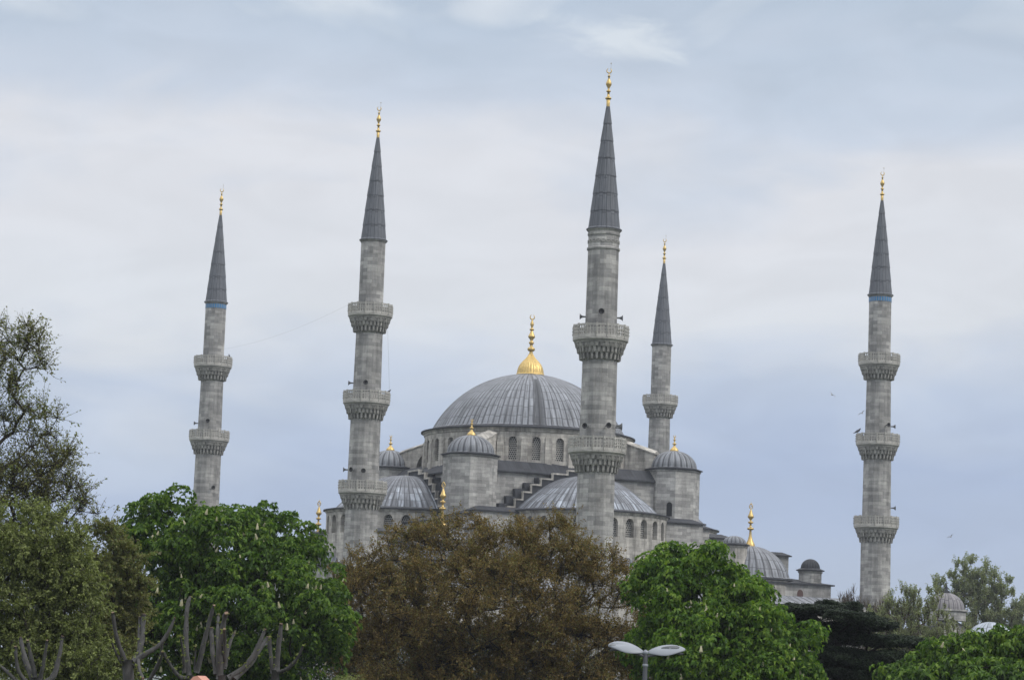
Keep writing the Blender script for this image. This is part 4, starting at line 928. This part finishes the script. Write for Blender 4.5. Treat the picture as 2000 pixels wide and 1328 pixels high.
def head(sx, tilt, L_, rise, hole):
    """leaf-shaped pale canopy, tilted to the road, with a teardrop opening towards its tip and the dark lamp body under it"""
    n = 44; mb = MB(); Wd_ = .23
    def outer(t_):
        f = .5 - .5*math.cos(t_); w_ = Wd_*math.sin(t_)*(.55 + .45*math.sin(PI*min(1, f*1.0))); return L_*f, w_
    def inner(t_):
        f = .5 - .5*math.cos(t_); return L_*(hole[0] + (hole[1]-hole[0])*f), hole[2]*math.sin(t_)*(.35 + .65*f)
    def P(xy, dz):
        x, w_ = xy; f = min(1, max(0, x/L_)); z = rise*math.sin(PI*f*.72)*1.05 - 1.0*w_*w_ + math.tan(tilt)*w_
        return (sx*(x+.05), w_*math.cos(tilt), jz + z + dz)
    for i in range(n):
        t0, t1 = 2*PI*i/n, 2*PI*(i+1)/n; o0, o1, i0, i1 = outer(t0), outer(t1), inner(t0), inner(t1)
        m0 = tuple((a+b)/2 for a, b in zip(o0, i0)); m1 = tuple((a+b)/2 for a, b in zip(o1, i1))
        mb.face([P(o0, .012), P(o1, .012), P(m1, .03), P(m0, .03)], smooth=True); mb.face([P(m0, .03), P(m1, .03), P(i1, .03), P(i0, .03)], smooth=True)
        mb.face([P(o0, -.012), P(i0, -.012), P(i1, -.012), P(o1, -.012)]); mb.face([P(o0, -.012), P(o1, -.012), P(o1, .012), P(o0, .012)]); mb.face([P(i0, .03), P(i1, .03), P(i1, -.012), P(i0, -.012)])
    h = mb.build('lamp_head', M_ENAM, lamp)
    m2 = MB(); N = 14; pts = []; rs = []
    for i in range(N+1):
        f = i/N*.97; z = rise*math.sin(PI*f*.72)*1.0 - .085; pts.append((sx*(.02+L_*f), -.05*math.sin(PI*f), jz + z - .035)); rs.append(.03 + .028*math.sin(PI*min(1, f*1.02))**1.2)
    rs[-1] = .03
    m2.tube(pts, rs, 12); m2.build('lamp_arm', M_POST, h)
    if sx > 0:
        m4 = MB(); n4 = 24; top = []
        for i in range(n4):
            t_ = 2*PI*i/n4; f_ = .5 - .5*math.cos(t_); top.append(P((L_*(.36+.48*f_), .085*math.sin(t_)*(.25+.75*f_) - .02), .045))
        c4 = Vector((0, 0, 0))
        for p in top: c4 += Vector(p)/n4
        for i in range(n4):
            a4, b4 = Vector(top[i]), Vector(top[(i+1) % n4]); m4.face([a4, b4, c4 + Vector((0, 0, .02))], smooth=True); m4.face([a4 - Vector((0, 0, .05)), b4 - Vector((0, 0, .05)), b4, a4])
        m4.build('lamp_body', M_POST, h)
    m3 = MB(); f = .5*(hole[0]+hole[1]); m3.obox((sx*(.05+L_*f), -.03, jz + rise*math.sin(PI*f*.72) - .0), (.09, 0, 0), (0, .035, 0), (0, 0, .015)); m3.build('lamp_glass', M_LG, h)
head(-1, math.radians(30), .95, .17, (.82, .95, .02)); head(1, math.radians(30), 1.0, .13, (.50, .80, .055))
# ------------------------------------------------------------------ tombs beyond the wall at the right
def tomb():
    Y = 262; c = at(1848, 1190, Y); root = empty('domed_tomb', (c.x, c.y, 0)); tag(root, 'small stone tomb with lead dome and dark finial beyond the twiggy shrubs', 'tomb')
    s = Y/F; zb = c.z; zt = at(1848, 1157, Y).z; r = 35*s
    mb = MB(); mb.lathe([(r+.12, zb-.02)] + [(r*math.cos(x), zb+(zt-zb)*math.sin(x)) for x in [PI/2*i/10 for i in range(10)]] + [(0, zt)], n=24*4, ur=24, mod=ribmod(.03), rv=1.2); dm = mb.build('dome', lead('tomb lead', (0.20, 0.19, 0.20), None, streak=.6), root)
    mb = MB(); mb.lathe([(.3, zt-.05), (.34, zt+.15), (.1, zt+.3), (.16, zt+.5), (.05, zt+.7), (.03, zt+1.1)], n=12, smooth=True); mb.build('finial', M_DARK, dm)
    mb = MB(); mb.lathe([(r+.15, zb-1.1), (r+.15, zb-.25), (r+.35, zb-.15), (r+.35, zb-.02), (r, zb)], n=24, vmode='z'); mb.build('drum', M_STONE, root)
    mb = MB(); w_ = r+1.6
    mb.face([(-w_, -w_, 0), (w_, -w_, 0), (w_, -w_, zb-3.0), (0, -w_, zb-1.0), (-w_, -w_, zb-3.0)]); mb.face([(w_, w_, 0), (-w_, w_, 0), (-w_, w_, zb-3.0), (0, w_, zb-1.0), (w_, w_, zb-3.0)])
    mb.face([(w_, -w_, 0), (w_, w_, 0), (w_, w_, zb-3.0), (w_, -w_, zb-3.0)]); mb.face([(-w_, w_, 0), (-w_, -w_, 0), (-w_, -w_, zb-3.0), (-w_, w_, zb-3.0)])
    mb.build('wall', M_PALE, root)
    mb = MB()
    for sx in (-1, 1): 
        P = [(sx*(w_+.2), -w_-.2, zb-3.1), (sx*(w_+.2), w_+.2, zb-3.1), (0, w_+.2, zb-.95), (0, -w_-.2, zb-.95)]; mb.face(P); mb.face([(x, y, z-.12) for x, y, z in P][::-1])
    mb.build('roof', M_DARK, root)
    Y = 270; c = at(1934, 1243, Y); root = empty('low_domed_tomb', (c.x, c.y, 0)); tag(root, 'low tomb with a broad pale dome peeking over the green bush at right', 'tomb')
    zb = c.z; s = Y/F; r = 46*s; zt = at(1934, 1214, Y).z
    mb = MB(); mb.lathe([(r+.1, zb)] + cap_profile(r, zb+.05, zt, 8), n=26*4, ur=26, mod=ribmod(.03), rv=1.2); mb.build('dome', lead('pale lead', (0.36, 0.40, 0.46), None, streak=.5), root)
    mb = MB(); mb.lathe([(r+.3, 0), (r+.3, zb-.1), (r+.05, zb)], n=24, vmode='z'); mb.build('drum', M_STONE, root)
tomb()
# ------------------------------------------------------------------ birds and cables
m, t = newmat('gull grey'); finish(t, (0.33, 0.34, 0.36, 1), .7); M_GULL = m
m, t = newmat('pigeon slate'); finish(t, (0.06, 0.065, 0.08, 1), .7); M_PIG = m
def gull(px, py, Y, span, bank, label, lift=.35, head=1):
    c = at(px, py, Y); mb = MB(); h = span/2
    mb.tube([(-.30, 0, -.02), (-.2, 0, 0), (0, 0, 0), (.18, 0, .02), (.27, 0, .04), (.33, 0, .035)], [.015, .05, .075, .06, .04, .01], 8)
    mb.face([(-.45, -.06, -.02), (-.25, -.03, 0), (-.25, .03, 0), (-.45, .06, -.02)])
    for sy in (-1, 1):
        ch = [(.0, .11, 0), (.22, .10, lift*.55), (.45, .08, lift*.8), (.75, .05, lift*.62), (1.0, .005, lift*.35)]
        for i in range(len(ch)-1):
            (s0, c0, z0_), (s1, c1, z1_) = ch[i], ch[i+1]; sw0, sw1 = -.12*s0*s0, -.12*s1*s1
            for dz in (.012, -.012):
                P = [(sw0+c0, sy*s0*h, z0_*h+dz), (sw1+c1, sy*s1*h, z1_*h+dz), (sw1-c1, sy*s1*h, z1_*h+dz), (sw0-c0, sy*s0*h, z0_*h+dz)]; mb.face(P if sy*dz > 0 else P[::-1])
    o = mb.build('gull', M_GULL, None, loc=c, rot=(bank, 0, math.radians(60)*head)); tag(o, label, 'bird', 'gulls flying'); return o
gull(1625, 771, 300, 1.15, math.radians(38), 'gull with raised wings flying in open sky left of the rightmost minaret')
gull(1684, 807, 300, .95, math.radians(-35), 'gull passing close against the shaft of the rightmost minaret', head=1.1)
gull(1857, 1048, 310, .95, math.radians(-28), 'low gull flying over the far tree at the right')
def perched(pos, label, s=1.0, rz=0):
    mb = MB(); mb.tube([(-.30, 0, -.02), (-.16, 0, .05), (-.05, 0, .12), (.07, 0, .19), (.11, 0, .25), (.15, 0, .30), (.2, 0, .29)], [.012, .045, .08, .075, .045, .042, .01], 8)
    for sy in (-1, 1): mb.tube([(0, sy*.03, .08), (.01, sy*.03, 0)], .008, 4)
    o = mb.build('pigeon', M_PIG, None, loc=pos, rot=(0, 0, rz)); o.scale = (s, s, s); tag(o, label, 'bird', 'birds perched on the mosque'); return o
def on_balcony(a_, b_, zb, ang, r, dz=.03):
    p = mq(a_, b_, zb+dz); th = math.radians(ang); return (p.x + r*math.cos(th), p.y + r*math.sin(th), p.z)
perched(on_balcony(33.5, -29.7, 32.3, 190, 2.55), 'dark bird perched on the left rim of the rightmost minaret\'s middle balcony', 1.9)
perched(on_balcony(-33.5, -29.7, 42.2-9.9, 10, 2.5), 'dark bird on the right rim of the middle balcony, second minaret from left', 1.2)
perched(on_balcony(-33.5, 29.7, 42.2, 350, 2.2), 'dark bird on the right rim of the leftmost minaret\'s upper balcony', 1.3, 2)
def cable(p0, p1, sag, label, r=.006):
    p0, p1 = Vector(p0), Vector(p1); mb = MB(); mb.tube([p0.lerp(p1, i/24) - p0 - Vector((0, 0, 4*sag*(i/24)*(1-i/24))) for i in range(25)], r, 4, cap=False)
    o = mb.build('cable', M_HORN, None, loc=p0); tag(o, label, 'cable'); return o
cable(on_balcony(-33.5, 29.7, 43.3, 0, 1.4), on_balcony(-33.5, -29.7, 42.2, 180, 2.4), .7, 'thin sagging cable strung between the two left minarets')
cable(on_balcony(-33.5, -29.7, 40.0, 0, 2.0), on_balcony(-33.5, -29.7, 32.3, 0, 2.55), .0, 'thin wire hanging down the right side of the second minaret', .008)

# ------------------------------------------------------------------ thin air haze
m = bpy.data.materials.new('thin haze'); m.use_nodes = True; t = NT(m.node_tree); t.n.clear()
pv = t.node('ShaderNodeVolumePrincipled', {'Color': (0.82, 0.88, 0.97, 1), 'Density': 0.00016})
o_ = t.n.new('ShaderNodeOutputMaterial'); t.l.new(pv.outputs[0], o_.inputs['Volume'])
mb = MB(); mb.box(-4100, 4100, -600, 8100, -2, 82); hz = mb.build('haze', m); tag(hz, kind='stuff')
